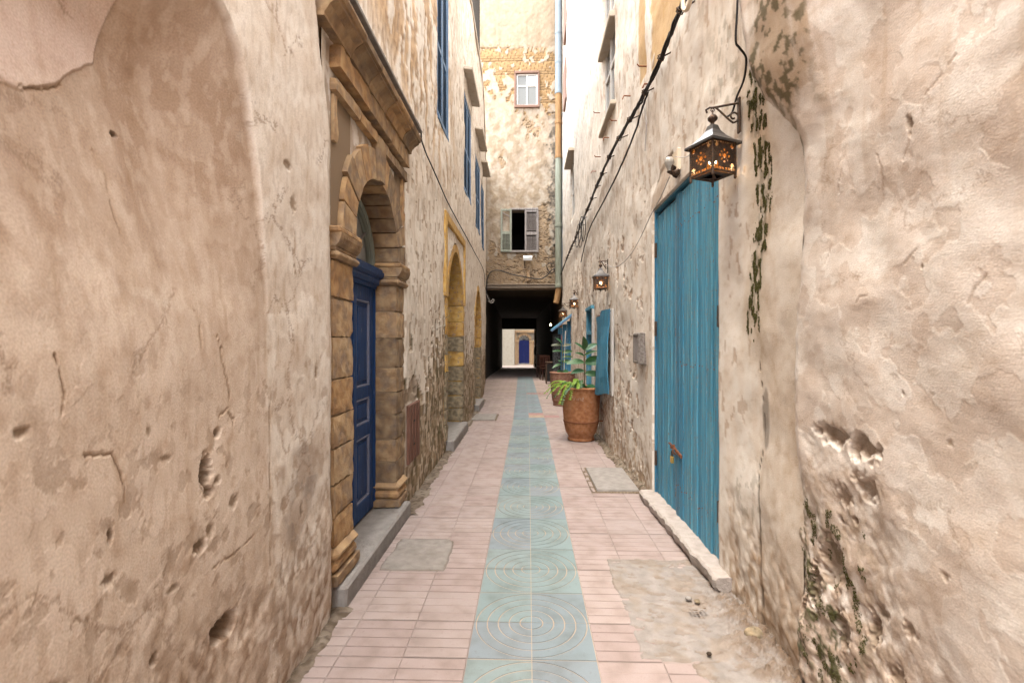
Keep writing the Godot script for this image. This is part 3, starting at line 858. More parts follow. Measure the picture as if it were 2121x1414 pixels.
func s_right_house(f: float, y: float) -> void:
	var big := N_big.get_noise_2d(f + 190.0, y)
	var mid := N_mid.get_noise_2d(f * 0.9 + 23.0, y * 0.8)
	var fine := N_fine.get_noise_2d(f * 0.9, y * 0.7 + 11.0)
	var tiny := N_tiny.get_noise_2d(f * 0.7, y * 0.6)
	var st := N_streak.get_noise_2d(f * 4.0 + 11.0, y * 0.8)
	var st2 := N_streak.get_noise_2d(f * 13.0 + 5.0, y * 3.0)
	var d := big * 0.028 + mid * 0.004 + fine * 0.0005 + tiny * 0.0001
	var c := L(.80, .745, .68)
	c = c.lerp(L(.72, .61, .51), 0.42 * ss(0.0, 0.32, st + 0.2 * st2))
	c = c.lerp(L(.81, .76, .70), 0.6 * ss(0.04, 0.35, -st2 + 0.4 * mid - 0.3 * st))
	c = c.lerp(L(.50, .43, .36), 0.45 * ss(0.24, 0.40, st2 + 0.4 * st) * ss(2.0, 3.5, y))
	c = c.lerp(L(.52, .48, .46), 0.5 * ss(0.0, 0.5, st2) * ss(7.0, 10.0, f) * ss(3.0, 4.5, y))
	# bare rubble around the planters
	var edge := tab([4.6, 5.2, 6.2, 8.0, 11.0, 19.0], [-0.6, 0.35, 1.0, 2.4, 3.1, 2.2], f)
	var wp := N_warp.get_noise_2d(f * 1.1, y * 0.9)
	var raw := ss(-0.04, 0.04, edge - y + 1.3 * wp + 0.3 * mid) * ss(4.7, 5.0, f)
	var raw2 := ss(0.20, 0.24, N_flake.get_noise_2d(f * 0.45, y * 0.32 + 7.0) + 0.2 * fine) * ss(4.7, 5.4, f) * ss(3.6, 2.6, y) * (1.0 - ss(4.7, 4.72, f) * ss(4.9, 4.8, f))
	raw = maxf(raw, raw2)
	var gone := ss(-0.03, 0.09, N_flake.get_noise_2d(f * 0.75 + 12.0, y * 0.42) + 0.35 * fine + 0.25 * st2 - 0.05) * raw
	d -= gone * (0.006 + 0.005 * maxf(0.0, fine) + 0.007 * maxf(0.0, st2) + 0.0015 * tiny)
	var rc := L(.50, .355, .25).lerp(L(.33, .215, .145), ss(0.0, 0.25, st2 + 0.4 * fine)).lerp(L(.66, .55, .46), ss(0.04, 0.22, -fine + 0.3 * tiny))
	c = c.lerp(L(.77, .71, .64), raw * 0.7).lerp(L(.58, .46, .37), raw * 0.5 * ss(0.03, 0.2, tiny + 0.5 * fine))
	c = c.lerp(rc, gone * 0.78)
	# slits and bruises in the plaster
	var slit := ss(0.38, 0.42, N_flake.get_noise_2d(f * 1.5 + 63.0, y * 0.6) + 0.3 * fine) * ss(2.9, 3.2, f + 0.3 * y)
	d -= slit * 0.0012 * (1.0 - raw)
	c = c.lerp(L(.47, .34, .245), slit * 0.65)
	# brown bruise beside the bulb and over the short leaf of the door
	var br := ss(0.0, 0.2, 0.85 - Vector2((f - 4.45) / 0.55, (y - 2.88 + 0.25 * (f - 4.45)) / 0.17).length() + 0.5 * mid)
	d -= br * 0.01
	c = c.lerp(L(.43, .33, .25), br * 0.75)
	# bare ochre render, high up
	var oc := rect_in(3.75, 4.75, 4.02, 5.2, f + 0.20 * mid, y + 0.20 * mid, 0.02)
	oc = maxf(oc, rect_in(5.0, 5.25, 4.2, 5.6, f + 0.06 * mid, y, 0.02))
	d -= oc * 0.006
	c = c.lerp(L(.54, .34, .13), oc * 0.85)
	# brown strip and open crack between the door and the swelling wall
	var strip := ss(2.61, 2.56, f + 0.02 * mid) * ss(2.3, 1.2, y)
	c = c.lerp(L(.47, .36, .26), 0.65 * strip * (0.7 + 0.4 * fine))
	var r := near_line(RH_CRACK, Vector2(2.4, -0.1), Vector2(2.75, 1.5), f + 0.006 * fine + 0.004 * mid, y)
	if r < 0.06:
		var wd := lerpf(0.030, 0.005, ss(0.0, 1.0, y))
		var t := 1.0 - ss(wd * 0.4, wd, r)
		d -= t * 0.005
		c = c.lerp(L(.08, .058, .042), t * 0.85)
	var foot := ss(0.75, 0.15, y + 0.3 * mid) * ss(3.15, 2.9, f)
	d += foot * (0.006 * fine + 0.01 * mid)
	c = c.lerp(L(.38, .275, .19), foot * clampf(0.6 + 1.1 * fine, 0.0, 1.0))
	var foot2 := ss(0.5, 0.1, y + 0.4 * mid) * ss(4.7, 4.9, f)
	c = c.lerp(L(.40, .295, .20), foot2 * clampf(0.55 + 1.1 * fine, 0.0, 1.0))
	var grey := ss(0.0, 0.2, 0.85 - Vector2((f - 2.53) / 0.05, (y - 1.12) / 0.22).length() + 0.4 * mid)
	c = c.lerp(L(.22, .19, .165), grey * 0.7)
	# moss that grows down the seep beside the lantern
	var band := 2.60 + 0.055 * sin(y * 5.0) + 0.03 * mid
	var mw := 0.08 + 0.02 * sin(y * 9.0)
	var ms := ss(1.1, 0.5, absf(f - band) / mw) * ss(1.45, 1.75, y) * ss(3.3, 2.9, y)
	ms *= ss(-0.04, 0.07, N_flake.get_noise_2d(f * 4.5, y * 1.6) + 0.35 * fine + 0.09)
	var ms2 := ss(0.20, 0.3, N_flake.get_noise_2d(f * 2.0 + 8.0, y * 1.2) + 0.3 * fine) * 0.6 * (rect_in(2.75, 3.3, 2.85, 3.5, f, y, 0.1) + rect_in(2.55, 2.9, 0.5, 0.8, f, y, 0.05))
	ms = clampf(ms + ms2, 0.0, 1.0)
	c = c.lerp(L(.16, .135, .075), ms * 0.6)
	c = c.lerp(L(.50, .39, .26), 0.4 * (1.0 - ms) * ss(2.4, 1.0, absf(f - band) / mw) * ss(1.2, 1.7, y))
	# the big door and the other openings
	for q in RH_HOLES:
		var t := rect_in(q[0], q[1], q[2], q[3], f, y)
		if t > 0.0: d = lerpf(d, -q[4], t)
	var dt := rect_in(3.13, 4.71, -0.2, 2.74, f, y, 0.006)
	if dt > 0.0:
		d = lerpf(d, -0.10, dt)
	var nearby := rect_in(2.95, 4.85, -0.2, 2.95, f, y, 0.08) * (1.0 - dt)
	d = lerpf(d, 0.004 + 0.003 * mid, nearby * 0.85)
	var old := lerpf(1.0, 0.62, ss(8.0, 12.0, f) * ss(3.0, 7.0, y))      # colour dimmed higher up, offsetting the strong skylight on the taller house
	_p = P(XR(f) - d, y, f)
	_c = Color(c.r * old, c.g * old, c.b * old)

# end house over the passage
const FH_HOLES := [[-0.46, 0.40, 10.55, 11.85, .14], [-0.66, 0.36, 4.98, 6.60, .45]]
func s_end_house(x: float, y: float) -> void:
	var big := N_big.get_noise_2d(x + 240.0, y * 0.7)
	var mid := N_mid.get_noise_2d(x * 0.8 + 31.0, y * 0.7)
	var fine := N_fine.get_noise_2d(x * 0.5, y * 0.5 + 33.0)
	var d := big * 0.03 + mid * 0.015 + fine * 0.006
	var c := L(.58, .50, .405)
	c = c.lerp(L(.49, .40, .31), ss(0.0, 0.3, mid + 0.5 * big))
	c = c.lerp(L(.64, .58, .50), ss(0.1, 0.4, -mid + 0.4 * fine))
	var sm := ss(12.0, 13.0, y + 0.8 * mid)
	c = c.lerp(L(.50, .415, .32), sm * 0.8)
	# brickwork showing round the upper window, rubble round and below the lower one
	var brick := ss(0.0, 0.06, 0.42 - absf(y - 12.1 + 0.35 * x) * 0.42 + 0.9 * mid) * ss(12.95, 12.75, y + 0.5 * mid)
	brick = maxf(brick, ss(0.0, 0.1, 0.3 - Vector2((x - 0.5) / 0.55, (y - 11.3) / 1.3).length() + 0.25 + 0.5 * mid))
	var rub := ss(0.0, 0.08, 5.15 - y + 0.9 * mid + 0.5 * big)
	rub = maxf(rub, ss(0.0, 0.08, 0.8 - Vector2((x - 0.62) / 0.36, (y - 5.9) / 1.2).length() + 0.6 * mid))
	rub = maxf(rub, ss(0.0, 0.08, 0.55 - Vector2((x - 0.2) / 0.55, (y - 9.7) / 0.6).length() + 0.9 * mid))
	rub = maxf(rub, ss(0.0, 0.08, 0.5 - Vector2((x + 0.95) / 0.25, (y - 8.4) / 0.6).length() + 0.7 * mid))
	var row := fposmod(y, 0.085) / 0.085
	var wave := 0.5 + 0.5 * sin(x * 21.0 + floorf(y / 0.085) * 2.6)
	var joint := maxf(ss(0.28, 0.05, row), 0.7 * ss(0.93, 1.0, wave))
	var cell := N_cell.get_noise_2d(x * 0.8 + 0.3 * fine, y * 1.7 + 0.3 * mid)
	var gap := ss(-0.65, -0.15, cell)
	d -= brick * (0.02 + 0.03 * joint) + rub * (0.015 + 0.05 * gap)
	c = c.lerp(L(.52, .34, .16).lerp(L(.28, .18, .09), joint), brick * 0.85)
	c = c.lerp(L(.52, .40, .28).lerp(L(.24, .165, .105), gap).lerp(L(.60, .40, .20), 0.5 * ss(0.1, 0.4, fine)), rub * 0.85)
	# black weathering beside the downpipe
	var soot_shade := ss(0.0, 0.22, x - 0.78 + 0.35 * mid + 0.22 * fine) * ss(10.8, 9.6, y) * ss(3.7, 4.6, y)
	c = c.lerp(L(.10, .095, .09), soot_shade * (0.65 + 0.5 * fine))
	for q in FH_HOLES:
		var t := rect_in(q[0], q[1], q[2], q[3], x, y, 0.01)
		if t > 0.0:
			d = lerpf(d, -q[4], t)
			c = c.lerp(L(.5, .43, .35), t)
			if q[4] > 0.3 and t > 0.99: _hole = true
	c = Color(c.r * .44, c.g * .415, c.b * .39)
	_p = P(x, y, 19.0 - d)
	_c = c

# ------------------------------------------------------------------ building helpers
func block(st: Geo, x0: float, x1: float, y0: float, y1: float, f0: float, f1: float, b := 0.0, jit := 0.0) -> void:
	st.box(P((x0 + x1) * 0.5, (y0 + y1) * 0.5, (f0 + f1) * 0.5), Vector3(absf(x1 - x0), absf(y1 - y0), absf(f1 - f0)), b, Basis.IDENTITY, jit)

func block_obj(called: String, parent: Node, m: Material, x0: float, x1: float, y0: float, y1: float, f0: float, f1: float, b := 0.0, jit := 0.0) -> MeshInstance3D:
	var g := geo()
	block(g, x0, x1, y0, y1, f0, f1, b, jit)
	return obj(called, g.mesh(), m, parent)

func slab_along(fx: Callable, f0: float, f1: float, back: float, y: float, th: float) -> ArrayMesh:   # flat roof edge that follows a wall line
	var poly := PackedVector2Array()
	var n := 14
	for i in n + 1: poly.append(Vector2(fx.call(lerpf(f0, f1, float(i) / n)), lerpf(f0, f1, float(i) / n)))
	poly.append(Vector2(back, f1)); poly.append(Vector2(back, f0))
	var g := geo()
	g.extrude(poly, Vector3(0, y, 0), Vector3.RIGHT, Vector3.FORWARD, Vector3.UP * th)
	return g.mesh()

func stone(parent: Node, x0: float, x1: float, y0: float, y1: float, f0: float, f1: float, kind := -1) -> void:
	var k := kind if kind >= 0 else RNG.randi_range(0, 4)
	var g := geo()
	g.rough(P((x0 + x1) * .5 + rnd(-.004, .004), (y0 + y1) * .5, (f0 + f1) * .5), Vector3(absf(x1 - x0), y1 - y0 - .003, absf(f1 - f0)), rnd(.003, .006), .007, N_block)
	obj("stone", g.mesh(), M["stone%d" % k], parent)

# louvred shutter leaf between f0..f1 on a side wall; its face is at x, facing dx
func louvre(parent: Node, f0: float, f1: float, y0: float, y1: float, x: float, dx: float, m: Material) -> void:
	var leaf := geo()
	var w := 0.055
	var xa := x - dx * 0.035
	block(leaf, xa, x, y0, y1, f0, f0 + w, .004)
	block(leaf, xa, x, y0, y1, f1 - w, f1, .004)
	var rails := [y0, (y0 * 0.55 + y1 * 0.45), y1 - w * 1.2]
	for r in rails: block(leaf, xa, x - dx * .002, r, r + w * 1.2, f0 + w, f1 - w, .004)
	var lf := obj("shutter", leaf.mesh(), m, parent)
	var sl := geo()
	var y := y0 + w * 1.2 + 0.02
	while y < y1 - w * 1.2 - 0.02:
		if absf(y - rails[1] - w * .6) > w: sl.box(P(x - dx * .018, y, (f0 + f1) * .5), Vector3(.006, .042, f1 - f0 - w * 2), 0.0, Basis(Vector3.BACK, dx * 0.7))
		y += 0.038
	stuff(obj("slats", sl.mesh(), m, lf))

func side_window_shutters(parent: Node, f0: float, f1: float, y0: float, y1: float, x: float, dx: float) -> void:
	var fr := geo()
	block(fr, x - dx * .05, x + dx * .02, y0, y1, f0 + .01, f0 + .06, .004)
	block(fr, x - dx * .05, x + dx * .02, y0, y1, f1 - .06, f1 - .01, .004)
	block(fr, x - dx * .05, x + dx * .02, y1 - .06, y1, f0 + .06, f1 - .06, .004)
	block(fr, x - dx * .05, x + dx * .035, y0 - .02, y0 + .04, f0 + .06, f1 - .06, .004)
	var win := obj("window", fr.mesh(), M.shutter, parent)
	var mid := (f0 + f1) * .5
	for k in 2:
		var a := f0 + .065 if k == 0 else mid + .004
		var b := mid - .004 if k == 0 else f1 - .065
		louvre(win, a, b, y0 + .045, y1 - .065, x + dx * .012, dx, M.shutter)

# ------------------------------------------------------------------ left side
func build_near_left() -> void:
	var h := thing("plastered_house", "tan plastered house wall with a shallow blind arch, pitted and stained, nearest on the left", "house")
	var ys := evenly([[-0.05, .005], [2.5, .008], [3.3, .08], [6.4]])
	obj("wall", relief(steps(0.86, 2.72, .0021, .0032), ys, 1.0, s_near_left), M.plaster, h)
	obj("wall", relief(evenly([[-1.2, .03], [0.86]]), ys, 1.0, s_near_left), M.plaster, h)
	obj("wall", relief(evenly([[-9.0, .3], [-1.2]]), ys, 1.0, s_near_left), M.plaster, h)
	block_obj("masonry", h, M.masonry, -5.0, -1.42, -0.05, 6.38, -9.0, 2.58)
	block_obj("masonry", h, M.masonry, -1.42, -1.08, -0.05, 6.38, -9.02, -9.002)
	block_obj("parapet", h, M.masonry, -1.46, -1.02, 6.36, 6.46, -9.04, 2.3, .02)

func build_portal(h: Node3D) -> void:
	var d := geo()
	# bedding behind the joints
	for r in [[2.715, 3.02], [4.04, 4.285]]: block(d, -1.40, -1.10, 0.0, 2.9, r[0], r[1])
	var p := obj("stone_doorway", d.mesh(), M.grout_dark, h)
	var ys := [.335, .507, .690, .896, 1.08, 1.285, 1.526, 1.748, 1.965]
	for s in 2:
		var f0: float = [2.715, 4.03][s]
		var f1: float = [3.03, 4.29][s]
		for i in ys.size() - 1:
			stone(p, -1.40, -1.082, ys[i], ys[i + 1], f0, f1, [4, 0, 2, 0, 4, 2, 0, 4][i] if s == 0 else [3, 1, 3, 3, 1, 3, 0, 1][i])
		# moulded base: plinth, hollow and roll
		stone(p, -1.40, -1.052, .13, .20, f0 - .02, f1 + .035, 1)
		block_obj("stone", p, M.stone4, -1.40, -1.066, .20, .265, f0 - .01, f1 + .02, .02, .002)
		block_obj("stone", p, M.stone0, -1.40, -1.055, .265, .335, f0 - .015, f1 + .03, .03, .002)
		# impost: three mouldings stepping out
		block_obj("stone", p, M.stone1, -1.40, -1.050, 1.965, 2.012, f0 - .015 - .02 * s, f1 + .03, .018, .001)
		block_obj("stone", p, M.stone1, -1.40, -1.068, 2.012, 2.035, f0 - .005, f1 + .015, .006, .001)
		var im := geo()
		var lo := -1.068
		var a0 := f0 - .008 - .01 * s if s == 0 else f0 - .01
		var prof := PackedVector2Array([Vector2(-1.40, 2.035), Vector2(lo, 2.035), Vector2(lo + .018, 2.055), Vector2(lo + .030, 2.085), Vector2(lo + .034, 2.112), Vector2(-1.40, 2.112)])
		im.extrude(prof, P(0, 0, a0), Vector3.RIGHT, Vector3.UP, Vector3.FORWARD * (f1 + .025 - a0))
		obj("stone", im.mesh(), M.stone1, p)
		block_obj("stone", p, M.stone4, -1.40, -1.040, 2.112, 2.145, f0 - .02, f1 + .035, .008, .001)
	# springers and arch stones round the fanlight
	var cf := 3.53
	var cy := 2.15
	var n := 13
	for i in n:
		var a := PI * i / n + .012
		var b := PI * (i + 1) / n - .012
		var r1 := 0.70 + rnd(0.0, .06) + (0.07 if i == 6 else 0.0)
		var poly := PackedVector2Array()
		for k in 4: poly.append(Vector2(cf - cos(lerpf(a, b, k / 3.0)) * .5, cy + sin(lerpf(a, b, k / 3.0)) * .5))
		for k in 3: poly.append(Vector2(cf - cos(lerpf(b, a, k / 2.0)) * r1, cy + sin(lerpf(b, a, k / 2.0)) * r1))
		for k in poly.size(): poly[k].x = clampf(poly[k].x, 2.72, 4.285)
		var g := geo()
		g.extrude(poly, P(-1.40, 0, 0), Vector3.FORWARD, Vector3.UP, Vector3.RIGHT * (.325 + rnd(0, .012) + (.02 if i == 6 else 0.0)))
		obj("stone", g.mesh(), M["stone%d" % [0, 4, 1, 0, 4, 0, 1, 4, 3, 1, 3, 1, 3][i]], p)
	# pilaster strips beside the spandrels
	stone(p, -1.2, -1.075, 2.62, 2.90, 2.715, 2.775, 0)
	stone(p, -1.2, -1.078, 2.40, 2.90, 4.205, 4.285, 4)
	# entablature: two bands, a groove, then the great cornice in blocks
	for i in 4:
		var a := 2.70 + .4 * i
		stone(p, -1.2, -1.055, 2.895, 2.975, a, a + .4, [0, 4, 1, 3][i])
	for i in 3:
		var a := 2.70 + .533 * i
		stone(p, -1.2, -1.035, 3.02, 3.155, a, a + .533, [4, 1, 0][i])
	var cut := [2.46, 2.85, 3.17, 3.56, 4.02, 4.33]
	for i in 5:
		var prof := PackedVector2Array([Vector2(-1.2, 3.155), Vector2(-1.03, 3.155), Vector2(-1.028, 3.172), Vector2(-1.018, 3.195), Vector2(-1.0, 3.215), Vector2(-.972, 3.232), Vector2(-.962, 3.238), Vector2(-.962, 3.25), Vector2(-.945, 3.256), Vector2(-.938, 3.275), Vector2(-.938, 3.292), Vector2(-1.2, 3.345)])
		for k in prof.size(): prof[k] += Vector2(rnd(-.003, .003), rnd(-.002, .002)) if k > 0 and k < 11 else Vector2.ZERO
		var g := geo()
		g.extrude(prof, P(0, 0, cut[i] + .003), Vector3.RIGHT, Vector3.UP, Vector3.FORWARD * (cut[i + 1] - cut[i] - .006))
		obj("stone", g.mesh(), M["stone%d" % [1, 3, 1, 4, 3][i]], p)
	block_obj("stone", p, M.cement, -1.2, -.932, 3.346, 3.362, 2.46, 4.34, .004)
	# doorstep
	var ds := geo()
	ds.box(P(-1.165, .058, 3.48), Vector3(.30, .135, 1.50), .012, Basis.IDENTITY, .004)
	obj("doorstep", ds.mesh(), M.cement, h)

func panelled_door(h: Node3D) -> void:
	var x := -1.27
	var d := geo()
	block(d, x - .05, x - .022, .135, 1.95, 3.0, 4.06)
	var door := obj("door", d.mesh(), M.navy, h)
	for k in 2:
		var a := 3.04 if k == 0 else 3.535
		var b := 3.525 if k == 0 else 4.015
		var fr := geo()
		for s in [a, b - .085]: block(fr, x - .03, x, .14, 1.93, s, s + .085, .004)
		for s in [[.14, .27], [.76, .86], [1.06, 1.15], [1.82, 1.93]]: block(fr, x - .03, x - .002, s[0], s[1], a + .085, b - .085, .004)
		obj("leaf_frame", fr.mesh(), M.navy, door)
		for s in [[.27, .76], [.86, 1.06], [1.15, 1.82]]:
			var pa := geo()
			block(pa, x - .03, x - .010, s[0] + .045, s[1] - .045, a + .13, b - .13, .012)
			obj("panel", pa.mesh(), M.navy, door)
			var mo := geo()    # worn, paler moulding round the panel
			for q in [[s[0], s[0] + .016], [s[1] - .016, s[1]]]: block(mo, x - .03, x - .004, q[0], q[1], a + .085, b - .085, .004)
			for q in [[a + .085, a + .101], [b - .101, b - .085]]: block(mo, x - .03, x - .0045, s[0] + .016, s[1] - .016, q[0], q[1], .004)
			obj("moulding", mo.mesh(), M.navy_edge, door)
	var ro := geo()
	ro.tube(PackedVector3Array([P(x, .16, 3.53), P(x, 1.92, 3.53)]), .014, 8)
	obj("rebate_strip", ro.mesh(), M.navy, door)
	var jb := geo()
	for s in [3.012, 4.015]: block(jb, x - .04, x + .012, .13, 1.95, s, s + .035, .004)
	block(jb, x - .04, x + .010, 1.951, 1.975, 3.012, 4.05)
	obj("door_frame", jb.mesh(), M.navy, door)
	# moulded blue transom
	var prof := PackedVector2Array([Vector2(-.06, 1.93), Vector2(.02, 1.93), Vector2(.026, 1.955), Vector2(.045, 1.962), Vector2(.058, 1.985), Vector2(.055, 2.005), Vector2(.068, 2.012), Vector2(.085, 2.03), Vector2(.09, 2.06), Vector2(.075, 2.066), Vector2(.075, 2.085), Vector2(-.06, 2.10)])
	var tr := geo()
	tr.extrude(prof, P(x, 0, 3.035), Vector3.RIGHT, Vector3.UP, Vector3.FORWARD * .99)
	obj("transom", tr.mesh(), M.navy, door)
	# fanlight: greenish curved frame, bars, dull glass
	var fan := geo()
	var arc := PackedVector3Array()
	for i in 21: arc.append(P(x - .02, 2.10 + sin(PI * i / 20) * .47, 3.53 - cos(PI * i / 20) * .48))
	for i in 20:
		var m := (arc[i] + arc[i + 1]) * .5
		var t := (arc[i + 1] - arc[i]).normalized()
		fan.box(m, Vector3(.06, .055, arc[i].distance_to(arc[i + 1]) + .006), .004, Basis(Vector3.RIGHT, t.cross(Vector3.RIGHT) * -1.0 if false else t.cross(Vector3.RIGHT), t))
	obj("fanlight_frame", fan.mesh(), M.green_wood, door)
	var bars := geo()
	for i in [1, 2, 3, 4]:
		var a = PI * i / 5.0
		bars.tube(PackedVector3Array([P(x - .03, 2.10, 3.53), P(x - .03, 2.10 + sin(a) * .46, 3.53 - cos(a) * .46)]), .009, 6)
	obj("fanlight_bars", bars.mesh(), M.old_wood, door)
	var gl := PackedVector2Array([Vector2(3.05, 2.09)])
	for i in 21: gl.append(Vector2(3.53 - cos(PI * i / 20) * .48, 2.10 + sin(PI * i / 20) * .47))
	var gg := geo()
	gg.extrude(gl, P(x - .06, 0, 0), Vector3.FORWARD, Vector3.UP, Vector3.RIGHT * .008)
	obj("fanlight_glass", gg.mesh(), M.grey_glass, door)

func ochre_doorway(h: Node3D, a0: float, a1: float, sp: float, rise: float, square: float, label: String, door_mat: Material) -> void:
	var cf := (a0 + a1) * .5
	var hw := (a1 - a0) * .5 - .04
	var inner := PackedVector2Array()
	for i in 25:
		var t := -1.0 + 2.0 * i / 24.0
		inner.append(Vector2(cf + t * (hw - .05), sp + rise * pow(maxf(0.0, 1.0 - pow(absf(t), 1.7)), .62) * .94))
	# the painted arch face as blocks from inner curve to a square frame
	var xw := XL(cf)
	var g := geo()
	block(g, xw - .3, xw - .02, 0.0, sp, a0 - .1, a0 + .06)
	block(g, xw - .3, xw - .02, 0.0, sp, a1 - .06, a1 + .1)
	block(g, xw - .3, xw - .02, -.03, .012, a0, a1)
	var p := obj("ochre_doorway", g.mesh(), M.yellow, h)
	p.set_meta("label", label)
	var yb := 0.16
	while yb < sp - .02:
		var hgt := rnd(.19, .27)
		var y1 := minf(yb + hgt, sp)
		if sp - y1 < .09: y1 = sp
		var m: Material = M.greystone if yb + rnd(-.25, .25) < 1.15 else ([M.yellow, M.yellow1][RNG.randi_range(0, 1)])
		for q in [[a0 - .09, a0 + .085], [a1 - .085, a1 + .10]]:
			var sg := geo()
			sg.rough(P(xw - .16 + rnd(0, .003), (yb + y1) * .5, (q[0] + q[1]) * .5), Vector3(.35, y1 - yb - .004, q[1] - q[0]), .007, .010, N_block, .05)
			obj("stone", sg.mesh(), m, p)
		yb = y1
	for i in 24:
		if i % 2: continue
		var o0 := inner[i]
		var o1 := inner[i + 1]
		var o2 := inner[mini(i + 2, 24)]
		var out := []
		for q in [o0, o1, o2]:
			var dir := Vector2((q.x - cf) * .8, maxf(.12, q.y - sp + .12)).normalized()
			out.append(q + dir * .11)
		var poly := PackedVector2Array([o0, o1, o2, out[2], out[1], out[0]])
		var v := geo()
		v.extrude(poly, P(xw - .34, 0, 0), Vector3.FORWARD, Vector3.UP, Vector3.RIGHT * (.352 + rnd(0, .006)))
		obj("stone", v.mesh(), [M.yellow, M.yellow1][i / 2 % 2], p)
	if square > 0.0:
		var fr := geo()
		block(fr, xw - .05, xw + .035, sp, square, a0 - .21, a0 - .08, .01, .003)
		block(fr, xw - .05, xw + .035, sp, square, a1 + .02, a1 + .13, .01, .003)
		block(fr, xw - .05, xw + .037, square - .12, square, a0 - .08, a1 + .02, .01, .003)
		obj("square_frame", fr.mesh(), M.yellow, p)
	var dr := geo()
	for k in 6:
		var w := (hw * 2.0) / 6.0
		block(dr, xw - .30, xw - .255 + rnd(-.004, .004), .16, sp + rise, cf - hw + k * w + .002, cf - hw + (k + 1) * w - .002, .005)
	obj("door", dr.mesh(), door_mat, p)
	block_obj("doorstep", p, M.cement, xw - .30, xw + .09, -.02, .15, a0 + .06, a1 - .02, .015, .004)

func build_left_house() -> void:
	var h := thing("plastered_house", "long cream house with carved stone doorway, ochre doorways and blue shutters on the left", "house")
	var ys := evenly([[-0.05, .007], [3.4, .02], [8.02]])
	obj("wall", relief(steps(2.56, 13.0, .0021, .008, .045), ys, 1.0, s_left_house), M.plaster, h)
	block_obj("added_storey", h, M.masonry, -6.0, -1.10, 8.09, 10.6, 2.56, 8.2, .02)  # unseen storey added to keep skylight off the end house
	obj("wall", relief(evenly([[13.0, .08], [19.1]]), evenly([[-0.05, .03], [4.5, .08], [8.02]]), 1.0, s_far_left), M.plaster, h)
	block_obj("masonry", h, M.masonry, -6.0, -1.62, -0.05, 8.0, 2.56, 13.0)
	block_obj("masonry", h, M.masonry, -6.0, -2.15, -0.05, 8.0, 13.0, 19.1)
	block_obj("masonry", h, M.masonry, -1.63, -1.12, 4.3, 8.0, 2.53, 2.558)
	obj("parapet", slab_along(func(f): return XL(f) + .03, 2.52, 19.05, -1.9, 8.0, .09), M.masonry, h)
	build_portal(h)
	panelled_door(h)
	ochre_doorway(h, 6.60, 8.30, 2.10, .80, 3.22, "ochre pointed doorway in a square frame with a dark green door", M.dark_green)
	ochre_doorway(h, 10.42, 11.75, 2.03, .66, 0.0, "narrower ochre doorway farther along the wall", M.brown_door)
	var dk := geo()
	block(dk, -1.40, -1.335, 0.0, 2.35, 14.6, 14.72, .01); block(dk, -1.45, -1.40, 0.0, 2.35, 15.5, 15.62, .01); block(dk, -1.43, -1.36, 2.25, 2.37, 14.72, 15.5, .01)
	var fd := obj("door_frame", dk.mesh(), M.brown_door, h)
	block_obj("door", fd, M.brown_door, -1.43, -1.395, 0.0, 2.25, 14.72, 15.5)
	side_window_shutters(h, 5.93, 6.83, 4.26, 6.28, -1.092 - .03, 1.0)
	side_window_shutters(h, 8.53, 9.60, 4.15, 5.88, -1.10 - .03, 1.0)
	side_window_shutters(h, 10.54, 11.62, 4.0, 5.56, -1.12 - .03, 1.0)
	side_window_shutters(h, 12.0, 12.95, 3.9, 5.45, -1.145 - .03, 1.0)
	for q in [[8.36, 9.72, 6.12, -1.10], [10.45, 11.72, 6.0, -1.12], [11.9, 13.0, 5.82, -1.14]]:
		var g := geo()
		g.box(P(q[3] + .05, q[2] + .05, (q[0] + q[1]) * .5), Vector3(.22, .055, q[1] - q[0]), .008, Basis(Vector3.BACK, -.12))
		obj("window_hood", g.mesh(), M.hood, h)
	# meter hatch
	var ha := geo()
	block(ha, -1.105, -1.078, .375, .915, 4.44, 4.90, .006)
	var hat := obj("service_hatch", ha.mesh(), M.hatch, h)
	var fl := geo()
	for k in 4: block(fl, -1.079, -1.070, .39 + k * .0, .90, 4.45 + k * .115, 4.455 + k * .115, .002)
	obj("rib", fl.mesh(), M.hatch, hat)
	for y in [.52, .74]: block_obj("slot", hat, M.black, -1.079, -1.0755, y, y + .018, 4.62, 4.72)

# ------------------------------------------------------------------ right side
func build_near_right() -> void:
	var h := thing("plastered_house", "lumpy pinkish white plaster wall bulging at its far edge, nearest on the right", "house")
	var ys := evenly([[-0.05, .005], [2.6, .009], [3.4, .08], [6.4]])
	obj("wall", relief(steps(1.02, 2.60, .0021, .004), ys, -1.0, s_near_right), M.plaster_r, h)
	obj("wall", relief(evenly([[-1.2, .03], [1.02]]), ys, -1.0, s_near_right), M.plaster_r, h)
	obj("wall", relief(evenly([[-9.0, .3], [-1.2]]), ys, -1.0, s_near_right), M.plaster_r, h)
	block_obj("masonry", h, M.masonry, 1.45, 5.0, -0.05, 6.38, -9.0, 2.5)
	block_obj("masonry", h, M.masonry, 1.2, 1.45, -0.05, 6.38, -9.02, -9.002)
	block_obj("parapet", h, M.masonry, 1.08, 1.5, 6.36, 6.46, -9.04, 2.55, .02)

